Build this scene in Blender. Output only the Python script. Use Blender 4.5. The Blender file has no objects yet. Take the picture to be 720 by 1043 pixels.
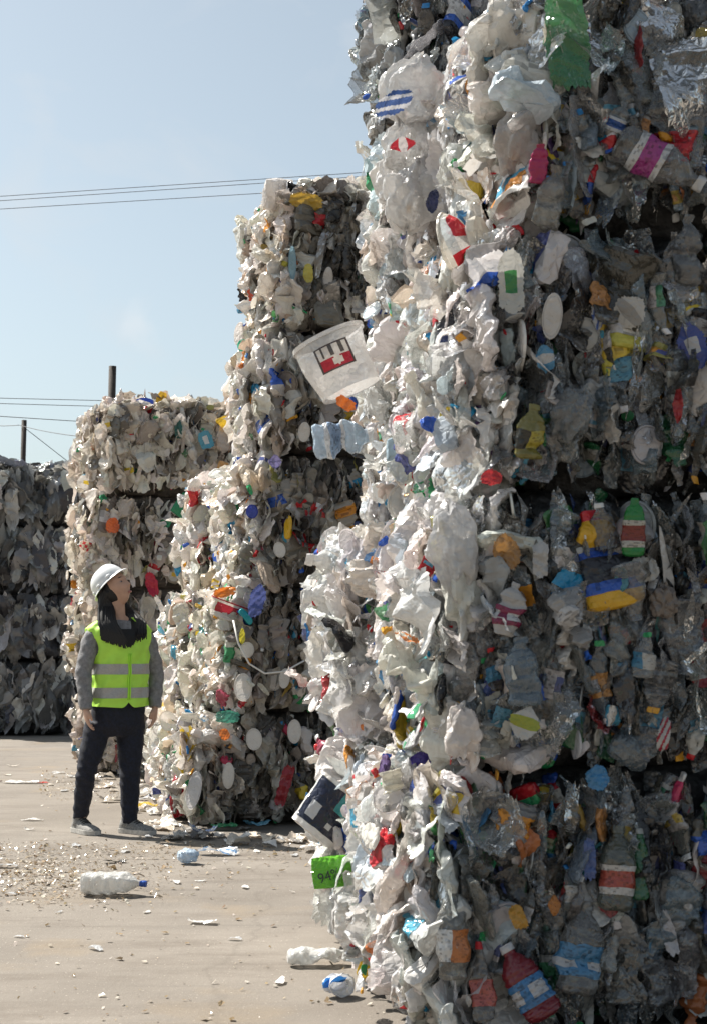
import bpy, bmesh, math, random
import numpy as np
from mathutils import Vector, Matrix, Quaternion

SC = bpy.context.scene
COL = SC.collection
rng = np.random.default_rng(20240611)
U = lambda a, b: float(rng.uniform(a, b))
N = lambda s: float(rng.normal(0, s))

# ------------------------------------------------------------------ camera
FPX, CX, CY, CAMH = 1650.0, 360.0, 521.5, 1.18
PITCH = math.atan((650 - CY) / FPX)
cam_d = bpy.data.cameras.new('camera')
cam = bpy.data.objects.new('camera', cam_d); COL.objects.link(cam)
cam.location = (0, 0, CAMH)
cam.rotation_euler = (math.pi / 2 + PITCH, 0, 0)
cam_d.sensor_fit = 'VERTICAL'; cam_d.sensor_height = 36.0
cam_d.lens = 36.0 * FPX / 1043.0
cam_d.clip_start = 0.05; cam_d.clip_end = 6000
cam_d.dof.use_dof = True; cam_d.dof.focus_distance = 9.8; cam_d.dof.aperture_fstop = 11.0
SC.camera = cam

def ray(px, py):
    cx, cy = (px - CX) / FPX, (CY - py) / FPX
    s, c = math.sin(PITCH), math.cos(PITCH)
    return Vector((cx, c - cy * s, s + cy * c))
def P(px, py, d):
    r = ray(px, py); return Vector((0, 0, CAMH)) + r * (d / r.y)
def ground(px, py):
    r = ray(px, py); t = -CAMH / r.z
    return Vector((0, 0, CAMH)) + r * t
def project(v):
    s, c = math.sin(PITCH), math.cos(PITCH)
    z = v[2] - CAMH
    dep = v[1] * c + z * s
    if dep < 0.1: return (-1e4, -1e4, 1)
    return (CX + FPX * v[0] / dep, CY - FPX * (-v[1] * s + z * c) / dep, dep)

# ------------------------------------------------------------------ object helpers
def tag(o, label=None, cat=None, group=None, kind=None):
    if label: o['label'] = label
    if cat: o['category'] = cat
    if group: o['group'] = group
    if kind: o['kind'] = kind
    return o
def empty(name, loc, rz=0.0):
    o = bpy.data.objects.new(name, None); COL.objects.link(o)
    o.empty_display_size = 0.1
    o.location = loc; o.rotation_euler = (0, 0, rz)
    return o
def link(name, me, mat, parent=None, matrix=None):
    o = bpy.data.objects.new(name, me); COL.objects.link(o)
    if mat is not None and not me.materials: me.materials.append(mat)
    if parent is not None: o.parent = parent
    if matrix is not None: o.matrix_local = matrix
    return o
def quad_mesh(name, V, Q, tint=None, sharp=None):
    """V (n,3), Q (m,4) int, tint (m,4) face colours (alpha = clearness of the plastic)"""
    me = bpy.data.meshes.new(name)
    V = np.ascontiguousarray(V, np.float32); Q = np.ascontiguousarray(Q, np.int32)
    me.vertices.add(len(V)); me.vertices.foreach_set('co', V.ravel())
    me.loops.add(Q.size); me.loops.foreach_set('vertex_index', Q.ravel())
    me.polygons.add(len(Q)); me.polygons.foreach_set('loop_start', np.arange(0, Q.size, 4, dtype=np.int32))
    me.update(calc_edges=True)
    if tint is not None:
        a = me.attributes.new('tint', 'FLOAT_COLOR', 'FACE')
        a.data.foreach_set('color', np.ascontiguousarray(tint, np.float32).ravel())
    if sharp: me.set_sharp_from_angle(angle=math.radians(sharp))
    return me
def poly_mesh(name, V, F, smooth=True, sharp=None):
    me = bpy.data.meshes.new(name)
    me.from_pydata([tuple(v) for v in V], [], F); me.update()
    me.polygons.foreach_set('use_smooth', [smooth] * len(me.polygons))
    if sharp: me.set_sharp_from_angle(angle=math.radians(sharp))
    return me

# ------------------------------------------------------------------ materials
class NT:
    def __init__(s, mat): s.t = mat.node_tree; s.n = s.t.nodes
    def add(s, kind, **kw):
        nd = s.n.new(kind)
        for k, v in kw.items():
            if k.startswith('i_'):
                key = k[2:]; key = int(key) if key.isdigit() else key.replace('_', ' ')
                nd.inputs[key].default_value = v
            else: setattr(nd, k, v)
        return nd
    def link(s, a, b): s.t.links.new(a, b)
def new_mat(name):
    m = bpy.data.materials.new(name); m.use_nodes = True; m.node_tree.nodes.clear()
    t = NT(m); out = t.add('ShaderNodeOutputMaterial'); return m, t, out
def simple(name, col, rough=0.6, noise=0.0, scale=20, bump=0.0, metallic=0, col2=None, bscale=None, dist=0.01, sheen=0):
    m, t, out = new_mat(name)
    p = t.add('ShaderNodeBsdfPrincipled'); p.inputs['Roughness'].default_value = rough
    p.inputs['Base Color'].default_value = (*col, 1); p.inputs['Metallic'].default_value = metallic
    if sheen: p.inputs['Sheen Weight'].default_value = sheen
    tc = t.add('ShaderNodeTexCoord')
    if noise or col2:
        nz = t.add('ShaderNodeTexNoise'); nz.inputs['Scale'].default_value = scale; nz.inputs['Detail'].default_value = 6
        t.link(tc.outputs['Object'], nz.inputs['Vector'])
        mx = t.add('ShaderNodeMix', data_type='RGBA')
        c2 = col2 or tuple(c * (1 - noise) for c in col)
        mx.inputs[6].default_value = (*col, 1); mx.inputs[7].default_value = (*c2, 1)
        mr = t.add('ShaderNodeMapRange'); mr.inputs[1].default_value = .35; mr.inputs[2].default_value = .65
        t.link(nz.outputs[0], mr.inputs[0]); t.link(mr.outputs[0], mx.inputs[0]); t.link(mx.outputs[2], p.inputs['Base Color'])
    if bump:
        n2 = t.add('ShaderNodeTexNoise'); n2.inputs['Scale'].default_value = bscale or scale * 2; n2.inputs['Detail'].default_value = 4
        t.link(tc.outputs['Object'], n2.inputs['Vector'])
        b = t.add('ShaderNodeBump'); b.inputs['Strength'].default_value = bump; b.inputs['Distance'].default_value = dist
        t.link(n2.outputs[0], b.inputs['Height']); t.link(b.outputs[0], p.inputs['Normal'])
    t.link(p.outputs[0], out.inputs[0])
    return m

def plastic_material():
    m, t, out = new_mat('crushed_plastic')
    at = t.add('ShaderNodeAttribute', attribute_name='tint')
    geo = t.add('ShaderNodeNewGeometry')
    nz = t.add('ShaderNodeTexNoise', i_Scale=9.0, i_Detail=6.0, i_Roughness=0.65); t.link(geo.outputs['Position'], nz.inputs['Vector'])
    dirt = t.add('ShaderNodeMapRange'); dirt.inputs[1].default_value = .5; dirt.inputs[2].default_value = .75; dirt.inputs[4].default_value = .5
    t.link(nz.outputs[0], dirt.inputs[0])
    mx = t.add('ShaderNodeMix', data_type='RGBA', blend_type='MULTIPLY'); t.link(dirt.outputs[0], mx.inputs[0])
    t.link(at.outputs['Color'], mx.inputs[6]); mx.inputs[7].default_value = (.70, .62, .52, 1)
    # creases
    n1 = t.add('ShaderNodeTexNoise', i_Scale=24.0, i_Detail=2.0, i_Distortion=.8); t.link(geo.outputs['Position'], n1.inputs['Vector'])
    vo = t.add('ShaderNodeTexVoronoi', feature='DISTANCE_TO_EDGE', i_Scale=30.0); t.link(n1.outputs[1], vo.inputs['Vector'])
    wv = t.add('ShaderNodeVectorMath', operation='MULTIPLY_ADD'); t.link(n1.outputs[1], wv.inputs[0]); wv.inputs[1].default_value = (.03, .03, .03); t.link(geo.outputs['Position'], wv.inputs[2])
    t.link(wv.outputs[0], vo.inputs['Vector'])
    vm = t.add('ShaderNodeMath', operation='MINIMUM'); t.link(vo.outputs[0], vm.inputs[0]); vm.inputs[1].default_value = .25
    ad = t.add('ShaderNodeMath', operation='MULTIPLY_ADD'); t.link(vm.outputs[0], ad.inputs[0]); ad.inputs[1].default_value = 1.3; t.link(n1.outputs[0], ad.inputs[2])
    bp = t.add('ShaderNodeBump', i_Strength=.6, i_Distance=.010); t.link(ad.outputs[0], bp.inputs['Height'])
    p = t.add('ShaderNodeBsdfPrincipled', i_Roughness=.15); t.link(mx.outputs[2], p.inputs['Base Color']); t.link(bp.outputs[0], p.inputs['Normal'])
    p.inputs['Specular IOR Level'].default_value = .55
    tr = t.add('ShaderNodeBsdfTranslucent'); t.link(mx.outputs[2], tr.inputs['Color']); t.link(bp.outputs[0], tr.inputs['Normal'])
    m1 = t.add('ShaderNodeMixShader'); m1.inputs[0].default_value = .22; t.link(p.outputs[0], m1.inputs[1]); t.link(tr.outputs[0], m1.inputs[2])
    lw = t.add('ShaderNodeLayerWeight', i_Blend=.45); t.link(bp.outputs[0], lw.inputs['Normal'])
    inv = t.add('ShaderNodeMath', operation='SUBTRACT'); inv.inputs[0].default_value = 1.0; t.link(lw.outputs['Facing'], inv.inputs[1])
    fac = t.add('ShaderNodeMath', operation='MULTIPLY'); pw_ = t.add('ShaderNodeMath', operation='POWER'); t.link(inv.outputs[0], pw_.inputs[0]); pw_.inputs[1].default_value = .5; t.link(pw_.outputs[0], fac.inputs[0]); t.link(at.outputs['Alpha'], fac.inputs[1])
    tp = t.add('ShaderNodeBsdfTransparent')
    tc2 = t.add('ShaderNodeMix', data_type='RGBA'); tc2.inputs[0].default_value = .35; tc2.inputs[6].default_value = (1, 1, 1, 1); t.link(at.outputs['Color'], tc2.inputs[7]); t.link(tc2.outputs[2], tp.inputs['Color'])
    gl = t.add('ShaderNodeBsdfGlossy', i_Roughness=.07); t.link(bp.outputs[0], gl.inputs['Normal'])
    fr = t.add('ShaderNodeFresnel', i_IOR=1.55); t.link(bp.outputs[0], fr.inputs['Normal'])
    fm = t.add('ShaderNodeMath', operation='MULTIPLY', use_clamp=True); t.link(fr.outputs[0], fm.inputs[0]); fm.inputs[1].default_value = 2.0
    m0 = t.add('ShaderNodeMixShader'); t.link(fm.outputs[0], m0.inputs[0]); t.link(tp.outputs[0], m0.inputs[1]); t.link(gl.outputs[0], m0.inputs[2]); tp = m0
    m2 = t.add('ShaderNodeMixShader'); t.link(fac.outputs[0], m2.inputs[0]); t.link(m1.outputs[0], m2.inputs[1]); t.link(tp.outputs[0], m2.inputs[2])
    t.link(m2.outputs[0], out.inputs[0])
    return m
PLASTIC = plastic_material()
def core_material():
    m, t, out = new_mat('packed_filling')
    at = t.add('ShaderNodeAttribute', attribute_name='tint')
    p = t.add('ShaderNodeBsdfPrincipled', i_Roughness=.5); t.link(at.outputs['Color'], p.inputs['Base Color'])
    geo = t.add('ShaderNodeNewGeometry')
    n1 = t.add('ShaderNodeTexNoise', i_Scale=24.0, i_Detail=5.0); t.link(geo.outputs['Position'], n1.inputs['Vector'])
    bp = t.add('ShaderNodeBump', i_Strength=.8, i_Distance=.03); t.link(n1.outputs[0], bp.inputs['Height']); t.link(bp.outputs[0], p.inputs['Normal'])
    t.link(p.outputs[0], out.inputs[0]); return m
CORE = core_material()
WIRE = simple('steel_wire', (.30, .28, .26), .45, .4, 60, metallic=.8)

# ------------------------------------------------------------------ crushed pieces
def tri(x): return 4 * np.abs(x - np.floor(x + .5)) - 1
def crush(V, L, W, flat, amp, bend=1.0):
    pn = 1.0 if amp > .0035 else .3
    """squash along y, pinch, bend and crease a shape whose long axis is z"""
    V = V.copy(); z = V[:, 2] / L
    V[:, 1] *= flat; V[:, 0] *= 1 + (1 - flat) * .38
    for _ in range(int(rng.integers(1, 4))):
        g = np.exp(-((z - U(-.45, .45)) / U(.05, .16)) ** 2)
        V[:, 1] *= 1 - U(.2, .75) * g * pn; V[:, 0] *= 1 + U(-.35, .12) * g * pn
        V[:, 1] += g * W * N(.16) * pn; V[:, 0] += g * W * N(.12) * pn
    a = N(.4) * z * bend; c, s = np.cos(a), np.sin(a)
    x, y = V[:, 0] * c - V[:, 1] * s, V[:, 0] * s + V[:, 1] * c
    V[:, 0] = x + L * N(.2) * bend * z * z; V[:, 1] = y + L * N(.24) * bend * z * z
    for q_ in range(7):
        d = rng.normal(size=3); d[1] *= .4; d /= np.linalg.norm(d)
        o = rng.normal(size=3) * np.array([.5, 1, .35]); o /= np.linalg.norm(o)
        h = tri(V @ d / (U(.04, .12) if q_ < 4 else U(.018, .04)) + U(0, 1)) * amp * (U(.3, 1) if q_ < 4 else U(.15, .4))
        V += h[:, None] * o
    V += rng.normal(0, amp * .07, V.shape)
    return V
def grid_faces(nv, nu, wrap):
    k = nu if wrap else nu - 1
    i, j = np.meshgrid(np.arange(nv - 1), np.arange(k), indexing='ij')
    a = i * nu + j; b = i * nu + (j + 1) % nu
    return np.stack([a, b, b + nu, a + nu], -1).reshape(-1, 4)
PROF = {
 'bottle': ([0, .001, .03, .07, .60, .70, .80, .86, .905, .906, .97, .999, 1], [.03, .6, .9, 1, 1, .92, .6, .36, .33, .40, .40, .36, .02]),
 'slim':   ([0, .001, .03, .06, .50, .66, .80, .88, .905, .906, .97, .999, 1], [.03, .6, .95, 1, 1, .8, .5, .36, .32, .42, .42, .36, .02]),
 'jug':    ([0, .001, .03, .08, .58, .70, .80, .87, .915, .916, .98, .999, 1], [.03, .7, .95, 1, 1, .93, .6, .27, .24, .29, .29, .25, .02]),
 'flask':  ([0, .001, .03, .08, .40, .70, .84, .88, .89, .93, .98, .999, 1], [.03, .7, .95, 1, 1.03, .95, .7, .45, .4, .4, .38, .3, .02]),
}
def revolve(kind, L, R, nu, nv, flat, amp, body, label=None, cap=None, label2=None, aspect=1.0, bend=1.0, ribs=0):
    """a crushed container: returns V, Q, tint, zone (0 body, 1 label, 2 cap)"""
    xs, ys = PROF[kind]
    zz = np.unique(np.concatenate([np.linspace(0, 1, nv), np.array(xs)]))
    pr = np.interp(zz, xs, ys)
    if ribs: pr = pr * (1 + .045 * np.sin(zz * 2 * np.pi * ribs) * ((zz > .08) & (zz < .7)))
    th = np.linspace(0, 2 * np.pi, nu, endpoint=False)
    e = .55 if kind in ('jug', 'flask') else 1.0
    c = np.sign(np.cos(th)) * np.abs(np.cos(th)) ** e; s = np.sign(np.sin(th)) * np.abs(np.sin(th)) ** e
    V = np.stack([R * pr[:, None] * c, R * aspect * pr[:, None] * s, np.repeat(((zz - .5) * L)[:, None], nu, 1)], -1).reshape(-1, 3)
    capr = zz > .9
    V0 = V; V = crush(V, L, R, flat, amp, bend) if amp > 0 else V * np.array([1, flat, 1])
    Q = grid_faces(len(zz), nu, True)
    zm = np.repeat(((zz[1:] + zz[:-1]) / 2)[:, None], nu, 1).ravel()
    um = np.tile(np.arange(nu) / nu, len(zz) - 1)
    tint = np.tile(np.array(body, float), (len(Q), 1)); zone = np.zeros(len(Q), int)
    if label is not None:
        l0 = .2 if kind != 'flask' else .15; l1 = .54 if kind != 'flask' else .62
        k = (zm > l0) & (zm < l1); zone[k] = 1; tint[k] = label
        if label2 is not None:
            pat = rng.integers(0, 4)
            f = (zm - l0) / (l1 - l0)
            if pat == 0: k2 = k & ((f < .22) | (f > .8))
            elif pat == 1: k2 = k & (np.abs(f - .5) < .25) & ((um * 4) % 1 < .6)
            elif pat == 2: k2 = k & (np.abs(f - .35) < .12) & ((um * 3) % 1 < .7)
            else: k2 = k & ((um * 2) % 1 < .45)
            tint[k2] = label2
        tint[k, :3] *= np.where(rng.random((k.sum(), 1)) < .3, rng.uniform(.45, .9, (k.sum(), 1)), 1.0)
    if cap is not None:
        k = zm > .9; zone[k] = 2; tint[k] = cap
    return V, Q, tint, zone
def film(a, b, n, m, amp, col, col2=None, folds=9, curl=.8):
    u, v = np.meshgrid(np.linspace(-.5, .5, m), np.linspace(-.5, .5, n))
    r1, r2 = U(.05, .6), U(.05, .6); u, v = u * (1 - r1 * 4 * v * v * (.7 + .6 * (v > 0) * rng.random())), v * (1 - r2 * 4 * u * u * (.7 + .6 * (u > 0) * rng.random()))
    u = u + .5 * rng.normal(0, .05, u.shape) * (np.abs(u) > .35); v = v + .5 * rng.normal(0, .05, v.shape) * (np.abs(v) > .35)
    edge = 1 + .05 * np.sin(v * U(5, 14) + U(0, 6)) 
    V = np.stack([u * a * edge, np.zeros_like(u), v * b * (1 + .05 * np.sin(u * U(5, 14) + U(0, 6)))], -1).reshape(-1, 3)
    for k in range(folds):
        t = U(0, math.pi); d = np.array([math.cos(t), N(.15), math.sin(t)])
        w = (U(.06, .22) if k < folds - 3 else U(.03, .06)) * max(a, b) / .2
        V[:, 1] += tri(V @ d / w + U(0, 1)) * amp * w / .12 * U(.4, 1)
    for k in range(2):   # roll the sheet
        t = U(0, math.pi); d = np.array([math.cos(t), 0, math.sin(t)]); s = V @ d
        r = U(.5, 1.6) * max(a, b) / curl
        ang = s / r
        V = V - np.outer(s, d) + np.outer(np.sin(ang) * r, d); V[:, 1] += (1 - np.cos(ang)) * r * (1 if rng.random() < .5 else -1)
    V -= V.mean(0)
    V += rng.normal(0, amp * .06, V.shape)
    Q = grid_faces(n, m, False)
    tint = np.tile(np.array(col, float), (len(Q), 1))
    if col2 is not None:
        um = np.tile(np.linspace(0, 1, m - 1), n - 1); vm = np.repeat(np.linspace(0, 1, n - 1), m - 1)
        pat = rng.integers(0, 3)
        k = (np.abs(vm - .5) < .2) if pat == 0 else ((um > .25) & (um < .75) & (vm > .3) & (vm < .7)) if pat == 1 else (np.sin(um * 12 + vm * 9) > .3)
        tint[k] = col2
    return V, Q, tint, np.zeros(len(Q), int)
def tub(R1, R2, L, nu, nv, flat, amp, col, label=None, label2=None, rim=None, bend=.5):
    zz = np.array([0, .001] + list(np.linspace(.02, .93, nv)) + [.935, .97, .999, .94])
    pr = np.array([.03, R1 * .8 / R1] + list(np.linspace(1, R2 / R1, nv)) + [R2 / R1 * 1.06] * 3 + [R2 / R1 * .99])
    th = np.linspace(0, 2 * np.pi, nu, endpoint=False)
    V = np.stack([R1 * pr[:, None] * np.cos(th), R1 * pr[:, None] * np.sin(th), np.repeat(((zz - .5) * L)[:, None], nu, 1)], -1).reshape(-1, 3)
    V = crush(V, L, R1 * .6, flat, amp, bend) if amp > 0 else V * np.array([1, flat, 1])
    Q = grid_faces(len(zz), nu, True)
    tint = np.tile(np.array(col, float), (len(Q), 1)); zone = np.zeros(len(Q), int)
    zm = np.repeat(((zz[1:] + zz[:-1]) / 2)[:, None], nu, 1).ravel(); um = np.tile(np.arange(nu) / nu, len(zz) - 1)
    if label is not None:
        k = (zm > .25) & (zm < .8) & (um > .1) & (um < .55); tint[k] = label; zone[k] = 1
        if label2 is not None:
            k2 = k & ((zm < .4) | (np.abs(um - .3) < .06)); tint[k2] = label2
    if rim is not None: tint[zm > .93] = rim
    return V, Q, tint, zone
def bag(R, n, amp, col, a=1.0, b=1.0, flat=.7):
    th = np.linspace(0, 2 * np.pi, n, endpoint=False); ph = np.linspace(.03, np.pi - .03, int(n * .7))
    r = np.sin(ph)[:, None]
    D = np.stack([r * np.cos(th), r * np.sin(th), np.repeat(-np.cos(ph)[:, None], n, 1)], -1).reshape(-1, 3)
    f = np.ones(len(D))
    for k in range(9):
        d = rng.normal(size=3); d /= np.linalg.norm(d)
        f += tri(D @ d * U(.4, 1.9) + U(0, 1)) * amp * U(.3, 1)
    f += tri(np.arctan2(D[:, 1], D[:, 0]) / 6.2832 * int(rng.integers(5, 10)) + D[:, 2] * .4 + .12 * tri(D[:, 2] * 2.3)) * amp * 1.3 * np.abs(D[:, 2])
    V = D * f[:, None] * R * np.array([a, flat, b])
    k = D[:, 2] > .8
    V[k, :2] *= U(.4, .9)
    V += rng.normal(0, R * .008, V.shape)
    Q = grid_faces(len(ph), n, True)
    return V, Q, np.tile(np.array(col, float), (len(Q), 1)), np.zeros(len(Q), int)
def disc(R, asp, nu, nr, amp, col, dome=.15):
    rr = np.array([.02] + list(np.linspace(.15, .86, nr)) + [.88, .94, 1.0, 1.02])
    yy = np.array([dome] * 1 + [dome * (1 - .1 * i / nr) for i in range(nr)] + [dome * .5, dome * .9, dome * .8, 0])
    th = np.linspace(0, 2 * np.pi, nu, endpoint=False)
    V = np.stack([R * rr[:, None] * np.cos(th), np.repeat((yy * R)[:, None], nu, 1), R * asp * rr[:, None] * np.sin(th)], -1).reshape(-1, 3)
    for _ in range(3):
        d = rng.normal(size=3); d /= np.linalg.norm(d)
        V[:, 1] += tri(V @ d / U(.08, .25) + U(0, 1)) * amp * U(.3, 1)
    Q = grid_faces(len(rr), nu, True)
    return V, Q, np.tile(np.array(col, float), (len(Q), 1)), np.zeros(len(Q), int)
def cup_tray(a, b, h, n, amp, col):
    u, v = np.meshgrid(np.linspace(-1, 1, n), np.linspace(-1, 1, n))
    m = np.maximum(np.abs(u), np.abs(v))
    y = h * np.clip((m - .62) / .22, 0, 1) + .006 * np.sin(u * 18) * (m < .6)
    V = np.stack([u * a / 2, y, v * b / 2], -1).reshape(-1, 3)
    V = crush(V, b, a * .3, 1.0, amp, .5)
    Q = grid_faces(n, n, False)
    return V, Q, np.tile(np.array(col, float), (len(Q), 1)), np.zeros(len(Q), int)

# ------------------------------------------------------------------ colours of the plastics, front sides with shade mixed in (rgb + clearness)
BRIGHT = [((.55, .03, .04), .05), ((.03, .10, .45), .1), ((.02, .28, .60), .15), ((.75, .45, .03), 0), ((.80, .22, .03), 0), ((.03, .30, .10), .25),
          ((.10, .45, .12), .3), ((.04, .08, .30), .05), ((.55, .05, .12), 0), ((.14, .06, .24), 0), ((.02, .35, .38), .2), ((.02, .02, .025), 0), ((.45, .02, .03), 0), ((.60, .55, .10), 0), ((.20, .45, .70), .2)]
LABELS = [(.70, .68, .64), (.66, .62, .56), (.71, .70, .69), (.5, .5, .5), (.04, .12, .50), (.55, .03, .04), (.70, .68, .64), (.70, .50, .05), (.05, .35, .15), (.03, .30, .55), (.65, .60, .55), (.10, .12, .34), (.72, .30, .04), (.04, .04, .05), (.10, .40, .60), (.70, .68, .66)]
CAPS = [(.70, .70, .70), (.70, .69, .66), (.03, .12, .55), (.60, .03, .04), (.04, .25, .60), (.05, .40, .15), (.70, .35, .03), (.72, .72, .72), (.65, .65, .65)]
def jit(c, k=.12):
    f = 1 + U(-k, k)
    return tuple(min(.88, max(.008, x * f * (1 + U(-.035, .035)))) for x in c)
def pick(l): return l[int(rng.integers(0, len(l)))]
def colour(cls, face):  # front colours are darker: the shade of that side is painted in
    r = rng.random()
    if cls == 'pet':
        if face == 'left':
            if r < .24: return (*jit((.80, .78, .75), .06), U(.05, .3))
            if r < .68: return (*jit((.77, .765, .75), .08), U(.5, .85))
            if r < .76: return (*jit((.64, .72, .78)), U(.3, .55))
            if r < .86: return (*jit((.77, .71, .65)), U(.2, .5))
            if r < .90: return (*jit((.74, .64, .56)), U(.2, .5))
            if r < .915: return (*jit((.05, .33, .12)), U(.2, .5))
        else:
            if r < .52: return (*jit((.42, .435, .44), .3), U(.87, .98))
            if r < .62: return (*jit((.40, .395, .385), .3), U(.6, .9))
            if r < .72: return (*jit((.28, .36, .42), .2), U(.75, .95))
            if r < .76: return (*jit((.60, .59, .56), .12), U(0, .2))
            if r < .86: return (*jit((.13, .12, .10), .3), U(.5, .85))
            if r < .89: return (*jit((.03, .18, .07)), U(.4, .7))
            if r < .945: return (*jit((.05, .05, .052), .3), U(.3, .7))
    elif cls == 'hdpe':
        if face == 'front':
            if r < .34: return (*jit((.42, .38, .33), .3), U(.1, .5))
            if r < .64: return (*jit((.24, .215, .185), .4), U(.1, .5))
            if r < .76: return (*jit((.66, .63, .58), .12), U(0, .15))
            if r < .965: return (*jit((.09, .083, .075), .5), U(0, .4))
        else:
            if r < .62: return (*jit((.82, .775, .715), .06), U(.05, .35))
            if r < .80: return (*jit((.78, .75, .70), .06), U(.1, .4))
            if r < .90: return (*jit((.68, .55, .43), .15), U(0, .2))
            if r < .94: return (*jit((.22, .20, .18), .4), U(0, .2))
    elif cls == 'film':
        if r < .50: return (*jit((.79, .725, .65), .12), U(0, .2))
        if r < .72: return (*jit((.58, .50, .42), .25), U(0, .2))
        if r < .84: return (*jit((.80, .75, .68), .06), U(0, .2))
        if r < .965: return (*jit((.20, .175, .15), .4), U(0, .2))
    else:   # dark film
        if r < .26: return (*jit((.15, .15, .147), .4), U(0, .3))
        if r < .62: return (*jit((.34, .335, .325), .3), U(.1, .4))
        if r < .76: return (*jit((.06, .06, .064), .4), 0)
        if r < .95: return (*jit((.64, .62, .59), .15), U(0, .3))
        return (*jit((.10, .11, .14), .2), .1)
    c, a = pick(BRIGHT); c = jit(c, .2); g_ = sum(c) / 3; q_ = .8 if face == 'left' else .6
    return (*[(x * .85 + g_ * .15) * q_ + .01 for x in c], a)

KINDW = {
 ('pet', 'front'): dict(bottle=.47, film=.11, jug=.03, tub=.025, lid=.03, strip=.31, tray=.02, flask=.015),
 ('pet', 'left'):  dict(bottle=.34, film=.17, jug=.13, tub=.09, lid=.03, strip=.03, tray=.05, flask=.01, bag=.09),
 ('hdpe', 'front'): dict(film=.17, jug=.10, strip=.60, lid=.06, bottle=.05, tub=.015, flask=.005),
 ('hdpe', 'left'): dict(film=.40, jug=.24, tub=.07, lid=.04, strip=.08, bottle=.05, tray=.03, flask=.01, bag=.08),
 ('film', 'front'): dict(film=.58, strip=.30, jug=.08, lid=.04),
 ('film', 'left'): dict(film=.68, strip=.12, jug=.14, lid=.03, tub=.03),
 ('dark', 'front'): dict(film=.74, strip=.26), ('dark', 'left'): dict(film=.74, strip=.26)}
NAMES = dict(bottle='crushed_bottle', film='plastic_film', jug='crushed_jug', tub='crushed_tub', lid='tub_lid', strip='plastic_strip', tray='crushed_tray', bag='crumpled_bag', flask='detergent_bottle')
def opaque(c): return (*jit(c, .1), 0.0)
def piece(kind, cls, face, res):
    V, Q, T, Z = piece_one(kind, cls, face, res)
    return V * min(1.5, max(.5, math.exp(N(.26) - .08))), Q, T, Z
def piece_one(kind, cls, face, res):
    col = colour(cls, face)
    if kind != 'bottle' and max(col[:3]) > 2.2 * min(col[:3]) and max(col[:3]) > .15:   # strongly coloured pieces are small ones
        V, Q, T, Z = piece_of(kind, cls, face, res * .8, col); return V * (.55 if kind != 'strip' else .7), Q, T, Z
    return piece_of(kind, cls, face, res, col)
def piece_of(kind, cls, face, res, col):
    n = lambda k: max(5, int(k * res))
    if kind == 'bottle':
        k_ = .88 if face == 'front' else .92; L = U(.14, .27) * k_; R = U(.028, .043) * k_
        lab = opaque(pick(LABELS)) if rng.random() < (.25 if face != 'front' else .3) else None
        lab2 = opaque(pick(LABELS)) if lab and rng.random() < .7 else None
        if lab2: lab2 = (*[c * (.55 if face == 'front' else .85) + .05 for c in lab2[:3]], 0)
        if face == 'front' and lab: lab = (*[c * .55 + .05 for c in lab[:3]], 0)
        cap = opaque(pick(CAPS)) if rng.random() < .4 else None
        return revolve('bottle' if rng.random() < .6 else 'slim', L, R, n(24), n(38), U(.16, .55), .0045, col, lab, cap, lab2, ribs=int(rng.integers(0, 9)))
    if kind == 'jug':
        cap = opaque(pick(CAPS)) if rng.random() < .6 else None
        lab = opaque(pick(LABELS)) if rng.random() < .25 else None
        return revolve('jug', U(.19, .28), U(.055, .075), n(24), n(28), U(.25, .65), .011, (*col[:3], min(col[3], .35)), lab, cap, aspect=.8)
    if kind == 'flask':
        c, a = pick(BRIGHT)
        return revolve('flask', U(.18, .26), U(.04, .055), n(24), n(26), U(.4, .75), .005, (*jit(c, .2), 0), opaque(pick(LABELS)), opaque(pick(CAPS)), opaque(pick(LABELS)), aspect=.7)
    if kind == 'film':
        if cls == 'dark': return film(U(.10, .24), U(.26, .6), n(34), n(24), .009, col, folds=10, curl=.3)
        s = 1.25 if cls == 'pet' and face == 'left' else 1.0
        c2 = opaque(pick(LABELS)) if rng.random() < .08 else None
        return film(U(.09, .18) * s, U(.12, .24) * s, n(18), n(15), U(.008, .017), col, c2, folds=8)
    if kind == 'strip':
        if cls == 'hdpe': return film(U(.02, .05), U(.12, .30), n(30), n(8), U(.006, .012), col, folds=8, curl=.6)
        return film(U(.02, .06), U(.13, .32), n(30), n(8), U(.005, .011), col, folds=8, curl=.5)
    if kind == 'tub':
        lab = opaque(pick(LABELS)) if rng.random() < .4 else None
        return tub(U(.03, .05), U(.045, .07), U(.07, .14), n(24), n(9), U(.35, .8), .009, col, lab, opaque(pick(LABELS)) if lab else None)
    if kind == 'lid':
        return disc(U(.03, .06), U(.7, 1.4), n(22), n(5), .004, (*col[:3], 0))
    if kind == 'bag':
        if max(col[:3]) > 1.18 * min(col[:3]): col = (.78, .775, .765, .6)
        return bag(U(.035, .075), n(32), .14, (*col[:3], max(col[3], .3)), U(.7, 1.2), U(.9, 1.5), U(.45, .8))
    return cup_tray(U(.09, .14), U(.13, .2), U(.02, .05), n(16), .009, (*col[:3], max(col[3], .3)))

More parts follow.
